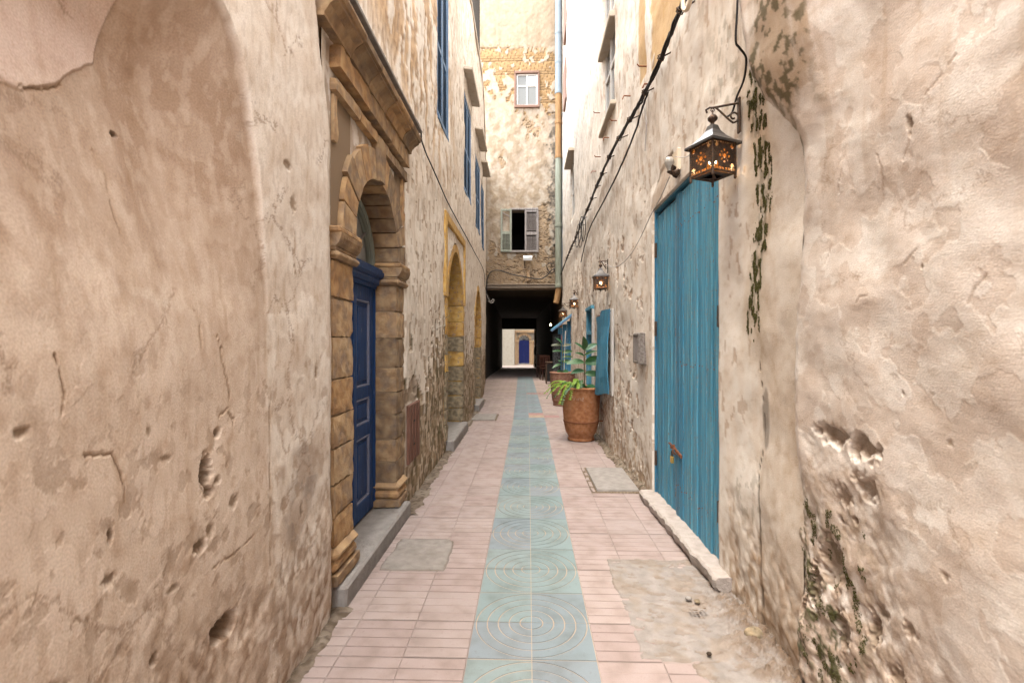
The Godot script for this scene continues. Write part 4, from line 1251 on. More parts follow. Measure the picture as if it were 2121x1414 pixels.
func plank_door(h: Node3D) -> void:
	# two leaves of narrow upright boards
	var back := geo()
	block(back, 1.262, 1.285, .06, 2.72, 3.13, 4.70)
	var door := obj("plank_door", back.mesh(), M.dark_wood, h)
	var cuts := [3.155, 3.292, 3.385, 3.503, 3.576, 3.694, 3.772, 3.90, 3.985, 4.085]
	for i in cuts.size() - 1:
		var g := geo()
		var y0 := .075 + rnd(-.006, .006)
		g.box(P(1.236 + rnd(-.004, .004) + (0.0 if i else .006), (y0 + 2.70) * .5 + rnd(-.01, .006), (cuts[i] + cuts[i + 1]) * .5), Vector3(.034, 2.70 - y0, cuts[i + 1] - cuts[i] - rnd(.004, .009)), .006, Basis(Vector3.RIGHT, rnd(-.0015, .0015)), .002)
		obj("board", g.mesh(), M["teal%d" % [0, 2, 0, 1, 0, 2, 0, 1, 3][i]], door)
	var cut2 := [4.135, 4.225, 4.31, 4.40, 4.49, 4.585, 4.69]
	for i in 6:
		var g := geo()
		g.box(P(1.243 + rnd(-.003, .003), 1.37, (cut2[i] + cut2[i + 1]) * .5), Vector3(.034, 2.62, cut2[i + 1] - cut2[i] - .006), .006, Basis.IDENTITY, .0015)
		obj("board", g.mesh(), M["teal%d" % [1, 0, 2, 0, 1, 2][i]], door)
	for i in cuts.size() - 1:      # nail heads along the hidden ledges
		for y in [.32, 1.32, 2.42]:
			for k in 2:
				var ny := rnd(-.02, .02) + float(y)
				var nf := lerpf(cuts[i], cuts[i + 1], .3 + .4 * k)
				if RNG.randf() < .75: block_obj("nail", door, M.rust, 1.2155, 1.2195, ny, ny + .011, nf, nf + .011, .002)
	block_obj("meeting_post", door, M.old_wood, 1.225, 1.26, .08, 2.69, 4.09, 4.125, .006, .002)
	var fr := geo()
	block(fr, 1.205, 1.29, .04, 2.74, 4.698, 4.722, .004); block(fr, 1.205, 1.29, .04, 2.74, 3.112, 3.146, .004)
	block(fr, 1.21, 1.29, 2.72, 2.738, 3.13, 4.71)
	obj("door_frame", fr.mesh(), M.teal3, door)
	for q in [[3.152, 1.66], [3.152, .42], [4.70, 2.36], [4.70, 1.62], [4.70, .40]]:
		block_obj("hinge", door, M.iron, 1.203, 1.22, q[1] - .07, q[1] + .07, q[0] - .018, q[0] + .018, .003)
	# hasp and padlock
	var hs := geo()
	hs.box(P(1.212, .60, 4.0), Vector3(.010, .03, .17), .002, Basis(Vector3.RIGHT, .12))
	hs.box(P(1.212, .62, 4.16), Vector3(.012, .035, .10), .003, Basis(Vector3.RIGHT, -.2))
	hs.tube(PackedVector3Array([P(1.215, .63, 4.09), P(1.195, .61, 4.09), P(1.195, .59, 4.09), P(1.215, .57, 4.09)]), .006, 6)
	hs.tube(PackedVector3Array([P(1.2, .635, 4.2), P(1.185, .65, 4.17), P(1.19, .65, 4.12)]), .006, 6)
	obj("hasp", hs.mesh(), M.rust, door)
	var lk := geo()
	block(lk, 1.178, 1.20, .50, .555, 4.075, 4.118, .004)
	obj("padlock", lk.mesh(), M.brass, door)
	var sk := geo()
	sk.tube(PackedVector3Array([P(1.189, .55, 4.083), P(1.189, .59, 4.083), P(1.189, .603, 4.096), P(1.189, .59, 4.11), P(1.189, .55, 4.11)]), .0045, 6)
	obj("shackle", sk.mesh(), M.iron, door)

func build_right_house() -> void:
	var h := thing("plastered_house", "cream plastered house with the tall teal plank door, peeling to rubble on the right", "house")
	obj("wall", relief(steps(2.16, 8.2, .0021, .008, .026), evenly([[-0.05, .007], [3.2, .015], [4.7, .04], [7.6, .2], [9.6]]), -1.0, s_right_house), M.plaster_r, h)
	block_obj("masonry", h, M.masonry, 1.42, 6.0, -0.05, 9.58, 2.16, 8.2)
	block_obj("masonry", h, M.masonry, 1.22, 1.43, 4.3, 9.58, 2.13, 2.158)
	obj("parapet", slab_along(func(f): return XR(f) - .03, 2.12, 8.2, 1.6, 9.58, .09), M.masonry, h)
	plank_door(h)
	# rough stone sill in front of the door
	var g := geo()
	var n := 60
	var rows := []
	for i in n + 1:
		var t := float(i) / n
		var f := lerpf(2.93, 4.78, t)
		var x0 := lerpf(1.105, 1.07, t) + .018 * N_mid.get_noise_2d(f * 2.0, 1.0) + .010 * N_fine.get_noise_2d(f * 1.5, 1.0)
		var top := lerpf(.105, .075, t) + .012 * N_mid.get_noise_2d(f * 3.0, 4.0) + .007 * N_fine.get_noise_2d(f * 1.5, 4.0)
		var lo := x0 + .035 + .03 * N_mid.get_noise_2d(f * 2.0, 9.0)
		rows.append([P(lo, -.02 + (.03 if i == 0 else 0.0), f), P(x0 + .004, top - .055 + .012 * N_mid.get_noise_2d(f * 4.0, 2.0), f), P(x0, top - .014, f), P(x0 + .014, top, f), P(1.30, top + .006, f)])
	for i in n:
		for k in 4: g.quad(rows[i][k], rows[i + 1][k], rows[i + 1][k + 1], rows[i][k + 1], Vector3(-1, .2, 0) if k < 2 else Vector3(-.4, 1, 0))
	for e in [0, n]:
		for k in 3: g.tri(rows[e][4], rows[e][k], rows[e][k + 1], Vector3(0, 0, 1) if e == 0 else Vector3(0, 0, -1))
	obj("door_sill", g.mesh(), M.sill, h)
	# tall white window above
	var fr := geo()
	for f in [6.47, 6.92, 7.36]: block(fr, 1.16, 1.22, 4.64, 6.68, f, f + .05, .004)
	for y in [4.64, 5.3, 6.0, 6.62]: block(fr, 1.165, 1.215, y, y + .05, 6.52, 7.36, .004)
	var w := obj("window", fr.mesh(), M.white_wood, h)
	for k in 2: block_obj("pane", w, M.glass, 1.185, 1.19, 4.69, 6.62, 6.52 + k * .45, 6.92 + k * .44)
	block_obj("window_hood", h, M.hood, 1.06, 1.3, 5.72, 5.80, 6.42, 7.5, .01)
	block_obj("window_sill", h, M.hood, 1.07, 1.25, 4.57, 4.63, 6.4, 7.5, .012, .004)
	# weathered teal sheet standing off the rubble
	var sh := geo()
	var cols := []
	for i in 9:
		var t := i / 8.0
		var f := lerpf(6.60, 7.42, t)
		var x := 1.075 - .055 * t - .03 * sin(t * PI)
		var row := []
		for k in 11:
			var s := k / 10.0
			var y0 := lerpf(.80, .70, t) + .01 * sin(t * 9.0)
			var y1 := 1.935 if t < .55 else 1.86
			row.append(P(x - .02 * sin(s * 4.0 + t * 2.0) + .004 * sin(s * 17.0 + t * 5.0), lerpf(y0, y1, s), f))
		cols.append(row)
	for off in [0.0, .012]:
		var o := Vector3(off, 0, 0)
		for i in 8:
			for k in 10: sh.quad(cols[i][k] + o, cols[i + 1][k] + o, cols[i + 1][k + 1] + o, cols[i][k + 1] + o, Vector3(-1 if off == 0.0 else 1, 0, 0))
	var o2 := Vector3(.012, 0, 0)
	for i in 8:
		sh.quad(cols[i][0], cols[i + 1][0], cols[i + 1][0] + o2, cols[i][0] + o2, Vector3.DOWN)
		sh.quad(cols[i][10], cols[i + 1][10], cols[i + 1][10] + o2, cols[i][10] + o2, Vector3.UP)
	for k in 10:
		sh.quad(cols[0][k], cols[0][k + 1], cols[0][k + 1] + o2, cols[0][k] + o2, Vector3(0, 0, 1))
		sh.quad(cols[8][k], cols[8][k + 1], cols[8][k + 1] + o2, cols[8][k] + o2, Vector3(0, 0, -1))
	var sp := obj("shutter", sh.mesh(), M.teal1, h)
	sp.set_meta("label", "warped teal shutter leaf folded against the rubble")
	var bat := geo()
	block(bat, 1.10, 1.135, .78, 1.93, 6.50, 6.60, .006, .004)
	obj("pale_frame", bat.mesh(), M.white_wood, sp)
	var bt2 := geo()
	block(bt2, 1.045, 1.10, .9, 1.90, 7.36, 7.46, .006, .004)
	obj("brown_frame", bt2.mesh(), M.red_wood, sp)
	for y in [.83, 1.35, 1.90]: block_obj("rivet", sp, M.iron, 1.094, 1.101, y - .008, y + .008, 6.55, 6.566, .002)

func build_far_right_house() -> void:
	var h := thing("plastered_house", "taller grey white plastered house with narrow teal doors, next to the passage on the right", "house")
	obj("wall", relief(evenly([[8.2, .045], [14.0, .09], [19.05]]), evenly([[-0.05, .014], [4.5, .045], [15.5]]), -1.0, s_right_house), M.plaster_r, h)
	block_obj("masonry", h, M.masonry, 1.62, 6.0, -0.05, 15.48, 8.2, 19.05)
	block_obj("masonry", h, M.masonry, 1.15, 1.63, 7.5, 15.48, 8.15, 8.198)
	obj("parapet", slab_along(func(f): return XR(f) - .03, 8.14, 19.05, 1.8, 15.48, .1), M.masonry, h)
	# narrow teal door with an open transom
	var g := geo()
	for k in 4: block(g, 1.195, 1.225 + rnd(0, .004), .09, 1.62, 8.55 + k * .18, 8.726 + k * .18, .005)
	var d := obj("narrow_door", g.mesh(), M.teal0, h)
	var fr := geo()
	for f in [8.50, 9.26]: block(fr, 1.10, 1.25, .05, 2.10, f, f + .045, .004)
	block(fr, 1.105, 1.24, 1.62, 1.68, 8.545, 9.26, .004); block(fr, 1.085, 1.25, 2.06, 2.12, 8.46, 9.34, .006)
	obj("door_frame", fr.mesh(), M.teal2, d)
	block_obj("transom", d, M.black, 1.22, 1.23, 1.68, 2.06, 8.545, 9.26)
	var dg := geo()
	dg.box(P(1.19, 1.87, 8.9), Vector3(.03, .05, .74), .004, Basis(Vector3.RIGHT, .45))
	obj("brace", dg.mesh(), M.old_wood, d)
	block_obj("pale_frame", d, M.white_wood, 1.09, 1.14, .05, 2.05, 8.38, 8.455, .008, .004)
	var kn := geo()
	kn.lathe([Vector2(0.001, -.02), Vector2(.02, -.008), Vector2(.02, .008), Vector2(.001, .02)], 8, P(1.18, 1.13, 8.7))
	obj("door_knob", kn.mesh(), M.iron, d)
	# upper window
	var w := geo()
	for f in [12.32, 12.88, 13.43]: block(w, 1.22, 1.30, 4.8, 6.15, f, f + .06, .004)
	for y in [4.8, 5.45, 6.1]: block(w, 1.225, 1.29, y, y + .05, 12.38, 13.43, .004)
	var wn := obj("window", w.mesh(), M.white_wood, h)
	block_obj("pane", wn, M.glass, 1.26, 1.265, 4.85, 6.1, 12.38, 13.43)
	block_obj("window_hood", h, M.hood, 1.0, 1.3, 6.22, 6.30, 12.2, 13.6, .01)
	# red brown shutter near the corner, high up
	for q in [[15.6, 16.7, 11.5, 14.2], [15.8, 16.8, 9.3, 10.6]]:
		block_obj("shutter", h, M.red_wood, XR(16.0) - .05, XR(16.0) + .05, q[2], q[3], q[0], q[1], .01)

# ------------------------------------------------------------------ end of the lane
func shutter_leaf(parent: Node, x0: float, x1: float, y0: float, y1: float, z: float, m: Material, open_top: bool) -> void:
	var g := geo()
	for x in [x0, x1 - .07]: g.box(Vector3(x + .035, (y0 + y1) * .5, z), Vector3(.07, y1 - y0, .05), .006, Basis.IDENTITY, .003)
	var mid := y0 + (y1 - y0) * .42
	for y in [y0, mid, y1 - .08]: g.box(Vector3((x0 + x1) * .5, y + .04, z - .002), Vector3(x1 - x0 - .14, .08 if y != mid else .12, .044), .006, Basis.IDENTITY, .003)
	var leaf := obj("shutter", g.mesh(), m, parent)
	var sl := geo()
	var y := y0 + .12
	while y < y1 - .12:
		if absf(y - mid - .04) > .09 and not (open_top and y > mid):
			sl.box(Vector3((x0 + x1) * .5, y, z - .008), Vector3(x1 - x0 - .14, .05, .010), 0.0, Basis(Vector3.RIGHT, .8))
		y += .052
	stuff(obj("slats", sl.mesh(), m, leaf))
	if open_top:
		var b := geo()
		b.box(Vector3((x0 + x1) * .5, y1 - .22, z), Vector3(.03, x1 - x0 - .05, .02), .004, Basis(Vector3.BACK, 1.05))
		obj("loose_slat", b.mesh(), M.old_wood, leaf)

func build_end_house() -> void:
	var h := thing("arched_over_house", "tall weathered house spanning the lane above the dark covered passage", "house")
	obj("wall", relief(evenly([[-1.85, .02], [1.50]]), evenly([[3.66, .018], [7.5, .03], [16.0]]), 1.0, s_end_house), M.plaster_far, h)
	var g := geo()
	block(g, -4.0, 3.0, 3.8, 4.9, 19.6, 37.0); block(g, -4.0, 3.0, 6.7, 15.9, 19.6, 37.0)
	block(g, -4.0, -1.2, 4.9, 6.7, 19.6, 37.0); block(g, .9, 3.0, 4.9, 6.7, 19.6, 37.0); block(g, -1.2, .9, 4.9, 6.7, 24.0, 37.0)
	obj("masonry", g.mesh(), M.soot_shade, h)
	var g2 := geo()
	for q in [[-1.85, -.7, 4.9, 6.7], [.4, 1.5, 4.9, 6.7], [-1.85, 1.5, 3.8, 4.9], [-1.85, 1.5, 6.7, 15.9]]: block(g2, q[0], q[1], q[2], q[3], 19.18, 19.62)
	obj("masonry", g2.mesh(), M.soot_shade, h)
	block_obj("parapet", h, M.masonry, -2.0, 1.6, 15.95, 16.1, 18.9, 20.0, .02)
	# passage
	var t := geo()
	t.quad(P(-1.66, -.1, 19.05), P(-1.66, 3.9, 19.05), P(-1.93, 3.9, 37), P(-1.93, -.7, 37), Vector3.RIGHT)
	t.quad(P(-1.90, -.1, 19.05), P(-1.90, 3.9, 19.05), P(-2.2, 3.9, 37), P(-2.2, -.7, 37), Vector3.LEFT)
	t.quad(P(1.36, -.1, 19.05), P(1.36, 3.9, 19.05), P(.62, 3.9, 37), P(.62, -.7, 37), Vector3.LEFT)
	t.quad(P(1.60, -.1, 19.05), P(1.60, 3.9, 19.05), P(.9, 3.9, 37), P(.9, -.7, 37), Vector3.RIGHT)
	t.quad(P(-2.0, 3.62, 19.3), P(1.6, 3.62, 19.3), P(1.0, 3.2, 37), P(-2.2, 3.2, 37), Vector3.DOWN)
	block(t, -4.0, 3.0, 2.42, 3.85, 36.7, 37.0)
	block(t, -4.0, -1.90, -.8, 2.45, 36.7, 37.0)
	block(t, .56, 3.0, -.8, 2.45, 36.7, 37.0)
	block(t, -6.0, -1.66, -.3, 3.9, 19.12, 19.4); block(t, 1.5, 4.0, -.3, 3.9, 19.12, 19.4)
	obj("passage", t.mesh(), M.soot_shade, h)
	var rag := geo()
	for k in 14:
		var y := -.45 + k * .21
		rag.box(P(.56 - rnd(0, .07), y, 36.65), Vector3(.14, .22, .12), .03, Basis.IDENTITY, .02)
	stuff(obj("rough_edge", rag.mesh(), M.masonry, h))
	# joists and the split beam over the passage
	for k in 9: 
		var j := geo()
		j.tube(PackedVector3Array([P(-1.9, 3.56 + rnd(-.02, .02), 19.7 + k * .55), P(1.6, 3.56 + rnd(-.02, .02), 19.7 + k * .55)]), .055, 7)
		obj("joist", j.mesh(), M.soot_shade, h)
	var bm := geo()
	for q in [[3.60, .10, 18.98, .16], [3.535, .075, 19.12, .14], [3.68, .06, 18.93, .10]]:
		bm.box(P(-.2, q[0], q[2]), Vector3(3.4, q[1], q[3]), .02, Basis(Vector3.BACK, rnd(-.006, .006)), .012)
	obj("lintel_beam", bm.mesh(), M.beam, h)
	# upper window
	var z := -19.0
	var fr := geo()
	for x in [-.50, .40]: fr.box(Vector3(x + .02, 11.2, z + .01), Vector3(.07, 1.40, .12), .006, Basis.IDENTITY, .004)
	for y in [10.55, 11.86]: fr.box(Vector3(-.03, y, z + .012), Vector3(.96, .09, .14), .006, Basis.IDENTITY, .004)
	var w := obj("upper_window", fr.mesh(), M.red_wood, h)
	var ca := geo()
	for x in [-.42, -.045, .335]: ca.box(Vector3(x + .02, 11.2, z - .03), Vector3(.06, 1.22, .05), .005)
	for y in [10.62, 11.36, 11.79]: ca.box(Vector3(-.03, y, z - .032), Vector3(.74, .05, .044), .005)
	obj("casement", ca.mesh(), M.white_wood, w)
	for q in [[-.37, -.04, 10.65, 11.34], [-.0, .33, 10.65, 11.34], [-.37, -.04, 11.39, 11.77], [-.0, .33, 11.39, 11.77]]:
		var pg := geo()
		pg.box(Vector3((q[0] + q[1]) * .5, (q[2] + q[3]) * .5, z - .045), Vector3(q[1] - q[0], q[3] - q[2], .006))
		obj("pane", pg.mesh(), M.frosted if q[3] < 11.4 or q[0] < -.2 else M.glass, w)
	# lower window with louvred shutters
	var lf := geo()
	for x in [-.66, .33]: lf.box(Vector3(x + .02, 5.79, z - .02), Vector3(.06, 1.64, .14), .006)
	for y in [4.97, 6.6]: lf.box(Vector3(-.15, y, z + .0), Vector3(1.1, .07, .16), .006)
	var w2 := obj("lower_window", lf.mesh(), M.old_wood, h)
	shutter_leaf(w2, -1.04, -.62, 4.95, 6.60, z + .06, M.green_wood, true)
	shutter_leaf(w2, -.11, .42, 4.93, 6.56, z + .05, M.old_wood, false)

func build_far_house() -> void:
	var h := thing("stone_doorway_house", "white house with a stone framed bright blue arched door beyond the passage", "house")
	var fy := -.82
	block_obj("wall", h, M.white_wall, -9.0, 9.0, fy - .2, 15.0, 49.25, 52.0)
	block_obj("added_side_block", h, M.masonry, -12.0, -6.5, fy - .2, 13.0, 37.5, 49.2)  # unseen blocks added to cut the skylight in the far street
	block_obj("added_side_block", h, M.masonry, 5.5, 12.0, fy - .2, 13.0, 37.5, 49.2)
	var s := geo()
	# sandstone surround
	block(s, -1.28, -.88, fy, 1.60, 49.06, 49.24, .01); block(s, .17, .95, fy, 1.60, 49.06, 49.24, .01)
	block(s, -1.33, .95, 2.36, 2.62, 49.0, 49.24, .02); block(s, -1.28, -1.08, 1.60, 2.36, 49.08, 49.24); block(s, .75, .95, 1.60, 2.36, 49.08, 49.24)
	block(s, -1.33, -.86, 1.40, 1.60, 49.0, 49.06, .02); block(s, .15, .98, 1.40, 1.60, 49.0, 49.06, .02)
	var p := obj("stone_surround", s.mesh(), M.stone2, h)
	for i in 11:
		var a := PI * i / 11 + .015
		var b := PI * (i + 1) / 11 - .015
		var poly := PackedVector2Array()
		for t in [a, b]: poly.append(Vector2(-.355 - cos(t) * .53, 1.60 + sin(t) * .53))
		for t in [b, a]: poly.append(Vector2(-.355 - cos(t) * .76, 1.60 + sin(t) * .76))
		var g := geo()
		g.extrude(poly, P(0, 0, 49.02), Vector3.RIGHT, Vector3.UP, Vector3.FORWARD * .22)
		obj("stone", g.mesh(), M["stone%d" % (i % 3)], p)
	var d := geo()
	for k in 2: block(d, -.88 + k * .527, -.357 + k * .527, fy + .12, 1.62, 49.16, 49.24, .01)
	var door := obj("blue_door", d.mesh(), M.royal, h)
	for k in 6:
		var a := PI * (k + .5) / 6.0
		var g := geo()
		g.tube(PackedVector3Array([P(-.355, 1.62, 49.18), P(-.355 - cos(a) * .52, 1.62 + sin(a) * .5, 49.18)]), .02, 5)
		obj("fan_bar", g.mesh(), M.black, door)
	var gl := geo()
	var arc := PackedVector2Array()
	for i in 17: arc.append(Vector2(-.355 - cos(PI * i / 16) * .53, 1.61 + sin(PI * i / 16) * .52))
	gl.extrude(arc, P(0, 0, 49.21), Vector3.RIGHT, Vector3.UP, Vector3.FORWARD * .02)
	obj("fanlight", gl.mesh(), M.grey_glass, door)
	block_obj("doorstep", h, M.cement, -1.0, .3, fy, fy + .13, 48.85, 49.24, .02)
	var wl := thing("plastered_wall", "pale cream wall end left of the far blue door", "wall")
	block_obj("wall", wl, M.white_wall, -8.0, -1.22, fy - .2, 14.0, 44.6, 46.2)

# ------------------------------------------------------------------ ground and paving
func build_ground() -> void:
	var g := geo()
	var fs := [-120.0, 21.0, 49.0, 220.0]
	for i in 3:
		var a: float = fs[i]
		var b: float = fs[i + 1]
		g.quad(P(-150, floor_y(a) - .04, a), P(150, floor_y(a) - .04, a), P(150, floor_y(b) - .04, b), P(-150, floor_y(b) - .04, b), Vector3.UP)
	struct("ground", g.mesh(), M.ground)
	var bed := geo()
	for q in [[-9.0, 19.0, 1.6], [19.0, 21.0, 1.6], [21.0, 37.2, 1.2], [37.2, 48.9, 1.0]]:
		var l: float = -1.55 if q[1] < 19.5 else -2.4
		if q[0] >= 19.0: l = -1.95
		if q[0] > 37.0: bed.quad(P(-8, floor_y(q[0]) - .006, q[0]), P(8, floor_y(q[0]) - .006, q[0]), P(8, floor_y(q[1]) - .006, q[1]), P(-8, floor_y(q[1]) - .006, q[1]), Vector3.UP)
		else: bed.quad(P(l, floor_y(q[0]) - .006, q[0]), P(q[2], floor_y(q[0]) - .006, q[0]), P(q[2], floor_y(q[1]) - .006, q[1]), P(l, floor_y(q[1]) - .006, q[1]), Vector3.UP)
	var pave := struct("pavement", bed.mesh(), M.grout)
	var jb := geo()
	jb.quad(P(-.287, -.0028, -9.0), P(.328, -.0028, -9.0), P(.336, -.0028, 9.45), P(-.279, -.0028, 9.45), Vector3.UP)
	obj("joint_bed", jb.mesh(), M.joint, pave)
	build_tiles(pave)

func ribbed_tile(depth: float) -> ArrayMesh:
	var g := geo()
	var hx := .1522
	var pitch := .076
	for k in 4:
		var z0 := -.152 + k * pitch + .0025
		var z1 := z0 + pitch - .0050
		var c := .0022
		var a := [Vector3(-hx, 0, z0), Vector3(hx, 0, z0), Vector3(hx, 0, z1), Vector3(-hx, 0, z1)]
		var t := [Vector3(-hx + c, 0, z0 + c), Vector3(hx - c, 0, z0 + c), Vector3(hx - c, 0, z1 - c), Vector3(-hx + c, 0, z1 - c)]
		for i in 4: a[i].y = -depth
		g.quad(t[0], t[1], t[2], t[3], Vector3.UP)
		for i in 4:
			var l := (i + 1) % 4
			g.quad(a[i], a[l], t[l], t[i], (a[i] + a[l]) * .5 - Vector3(0, 0, (z0 + z1) * .5) + Vector3.UP * .05)
	# the body that fills the shallow grooves of a worn tile
	if depth < .003: g.quad(Vector3(-hx, -depth * .98, -.150), Vector3(hx, -depth * .98, -.150), Vector3(hx, -depth * .98, .150), Vector3(-hx, -depth * .98, .150), Vector3.UP)
	return g.mesh()

func ring_tile() -> ArrayMesh:      # a quarter of a target of five rings; centre at the origin, tile towards +x -z
	var g := geo()
	var T := .3042
	var n := 9
	for b in 5:
		var r0 := b * .0585 + (.0042 if b else .0015)
		var r1 := (b + 1) * .0585 - .0042
		for i in n:
			var p := []
			for a in [PI * .5 * i / n, PI * .5 * (i + 1) / n]:
				var d := Vector3(cos(a), 0, -sin(a))
				p.append([d * (r0 - .0016) + Vector3.DOWN * .004, d * r0, d * r1, d * (r1 + .0016) + Vector3.DOWN * .004, d])
			for q in p:
				for k in 4: q[k] += Vector3(.002, 0, -.002)
			g.quad(p[0][1], p[1][1], p[1][2], p[0][2], Vector3.UP)
			g.quad(p[0][0], p[1][0], p[1][1], p[0][1], -p[0][4] + Vector3.UP * .3)
			g.quad(p[0][2], p[1][2], p[1][3], p[0][3], p[0][4] + Vector3.UP * .3)
	var poly := PackedVector2Array()
	for i in n + 1: poly.append(Vector2(.002 + cos(PI * .5 * i / n) * .2957, .002 + sin(PI * .5 * i / n) * .2957))
	poly.append(Vector2(.002, T)); poly.append(Vector2(T, T)); poly.append(Vector2(T, .002))
	g.extrude(poly, Vector3(0, -.006, 0), Vector3.RIGHT, Vector3.FORWARD, Vector3.UP * .006)
	return g.mesh()

func flat_tile() -> ArrayMesh:
	var g := geo()
	g.box(Vector3(0, -.01, 0), Vector3(.303, .02, .304), .0025)
	return g.mesh()

const PITCH := .3085
func build_tiles(pave: Node3D) -> void:
	var ribbed := ribbed_tile(.0034)
	var worn := ribbed_tile(.0022)
	var ring := ring_tile()
	var flat := flat_tile()
	var side := [-1.208 + .1535, -.901 + .1535, -.594 + .1535, .327 + .1535, .634 + .1535, .941 + .1535]
	for k in range(-5, 23):
		var f0 := 2.323 + PITCH * k
		var fc := f0 + PITCH * .5
		# green tiles: pairs of rows share a target
		var cf := f0 if (k % 2) != 0 else f0 + PITCH
		for s in 2:
			var o := obj("ring_tile", ring, M["green%d" % RNG.randi_range(0, 4)], pave, P(.02 + .004 * k / 10.0, rnd(-.0012, .0008), cf))
			var q := (0 if s == 1 else 1) if (k % 2) != 0 else (3 if s == 1 else 2)     # quarter turns
			o.rotation = Vector3(rnd(-.003, .003), PI * .5 * q, rnd(-.003, .003))
		for x in side:
			if x > .5 and fc > 2.36 and fc < 3.36: continue
			if x > .9 and fc < 2.4: continue
			if x < -.5 and x > -.9 and fc > 3.25 and fc < 3.7: continue
			if x > .64 and fc > 4.95 and fc < 5.85: continue
			var plain := fc > 6.6 and RNG.randf() < .55
			var m: ArrayMesh = flat if plain else (worn if RNG.randf() < .35 else ribbed)
			var o := obj("ribbed_tile" if not plain else "plain_tile", m, M["pink%d" % RNG.randi_range(0, 4)], pave, P(x + rnd(-.001, .001), rnd(-.0015, .001), fc))
			o.rotation = Vector3(rnd(-.003, .003), 0, rnd(-.003, .003))
	# beyond about nine metres the tiles are only a few pixels: one joined part
	var g := geo()
	var pk := [L(.301, .242, .232), L(.324, .263, .247), L(.278, .224, .211)]
	var gr := [L(.164, .208, .231), L(.181, .221, .245), L(.173, .201, .231)]
	for k in range(23, 61):
		var f0 := 2.323 + PITCH * k
		var shift := -maxf(0.0, f0 - 9.5) * .0125
		for c in range(-5, 5):
			var x0 := .026 + shift + c * .307
			var green := c == -1 or c == 0
			if c == 0 and (k == 24 or k == 25 or k == 38): green = false
			g.col = gr[RNG.randi_range(0, 2)] if green else pk[RNG.randi_range(0, 2)]
			if (k == 24 and c == 1) or (k == 25 and c == 0): g.col = L(.30, .18, .17)
			if k == 24 and c == 0: g.col = L(.33, .26, .20)
			var y := floor_y(f0) + rnd(-.001, .001)
			var y2 := floor_y(f0 + PITCH) + rnd(-.001, .001)
			if k == 38 and (c == 0 or c == 1):
				for j in 7:
					g.col = L(.26, .13, .13)
					var xa := x0 + .004 + j * .043
					g.quad(P(xa, y + .004, f0 + .004), P(xa + .026, y + .004, f0 + .004), P(xa + .026, y2 + .004, f0 + PITCH - .004), P(xa, y2 + .004, f0 + PITCH - .004), Vector3.UP)
				g.col = L(.32, .22, .205)
			g.quad(P(x0 + .003, y, f0 + .003), P(x0 + .304, y, f0 + .003), P(x0 + .304, y2, f0 + PITCH - .003), P(x0 + .003, y2, f0 + PITCH - .003), Vector3.UP)
	g.col = Color.WHITE
	stuff(obj("distant_tiles", g.mesh(), M.far_tile, pave))

func patch(called: String, us: PackedFloat32Array, fs: PackedFloat32Array, m: Material, fn: Callable) -> void:
	struct(called, relief(us, fs, 1.0, fn), m)

func s_patch_right(x: float, f: float) -> void:
	var mid := N_mid.get_noise_2d(x * 1.5, f * 1.5 + 70.0)
	var fine := N_fine.get_noise_2d(x, f + 70.0)
	var tiny := N_tiny.get_noise_2d(x, f)
	var e := minf(minf(x - .535 + .02 * mid, 3.42 - f + .025 * mid), f - 2.34 + .02 * mid)
	e = maxf(e, minf(x - .80 + .08 * mid, minf(f - 1.4, 2.6 - f)))
	var wall := ss(.93, 1.16, x + .06 * mid) * ss(3.3, 2.6, f)
	var y := -.012 + .018 * ss(-.004, .012, e) + .004 * mid + .003 * fine + .001 * tiny
	y += wall * (.035 + .04 * maxf(0.0, fine) + .02 * tiny) * ss(0.0, .05, e)
	var scrape := ss(.25, .32, N_flake.get_noise_2d(x * 1.2 + f * .4, f * 2.6 + 4.0) + .2 * fine)
	y -= scrape * .006
	var c := L(1.0, .98, .97).lerp(L(.97, .91, .85), ss(-.1, .3, mid + .3 * fine))
	c = c.lerp(L(.74, .60, .49), scrape * .5)
	c = c.lerp(L(.86, .74, .64), .4 * ss(.12, .4, mid + .5 * wall))
	c = c.lerp(L(.58, .42, .29), wall * clampf(.5 + .9 * fine, 0.0, 1.0))
	if f > 3.33: c = c.lerp(L(.8, .7, .62), .4)
	_p = P(x, y, f)
	_c = c.clamp()

func s_patch_left(x: float, f: float) -> void:
	var mid := N_mid.get_noise_2d(x * 1.5 + 9.0, f * 1.5 + 170.0)
	var fine := N_fine.get_noise_2d(x, f + 170.0)
	var back := 3.72 - .05 * ss(.16, .24, absf(x + .77)) 
	var e := minf(minf(x + .985 - .04 * (f - 3.2), -.535 - x - .02 * (f - 3.2)) + .012 * mid, minf(f - 3.19, back - f) + .012 * mid)
	var y := -.012 + .019 * ss(-.004, .010, e) + .003 * mid + .0025 * fine
	var c := L(.90, .87, .84).lerp(L(.99, .97, .95), ss(-.3, .4, mid + fine))
	c = c.lerp(L(.45, .36, .28), ss(.03, 0.0, e) * (.4 + .4 * ss(3.5, 3.7, f)))
	_p = P(x, y, f)
	_c = c.clamp()

func s_edge_left(x: float, f: float) -> void:
	var mid := N_mid.get_noise_2d(x * 1.5 + 9.0, f * 1.1 + 270.0)
	var fine := N_fine.get_noise_2d(x, f + 270.0)
	var w := XL(f) + .03
	var t := 1.0 - ss(w, w + .10 + .05 * mid + .07 * ss(2.6, 4.4, f) * ss(5.2, 4.4, f), x)
	_p = P(x, -.012 + t * (.026 + .010 * fine + .01 * mid), f)
	_c = L(.180, .140, .108).lerp(L(.245, .202, .162), ss(-.2, .3, mid + .5 * fine)).lerp(L(.108, .079, .058), ss(.12, .3, fine - .3 * mid))

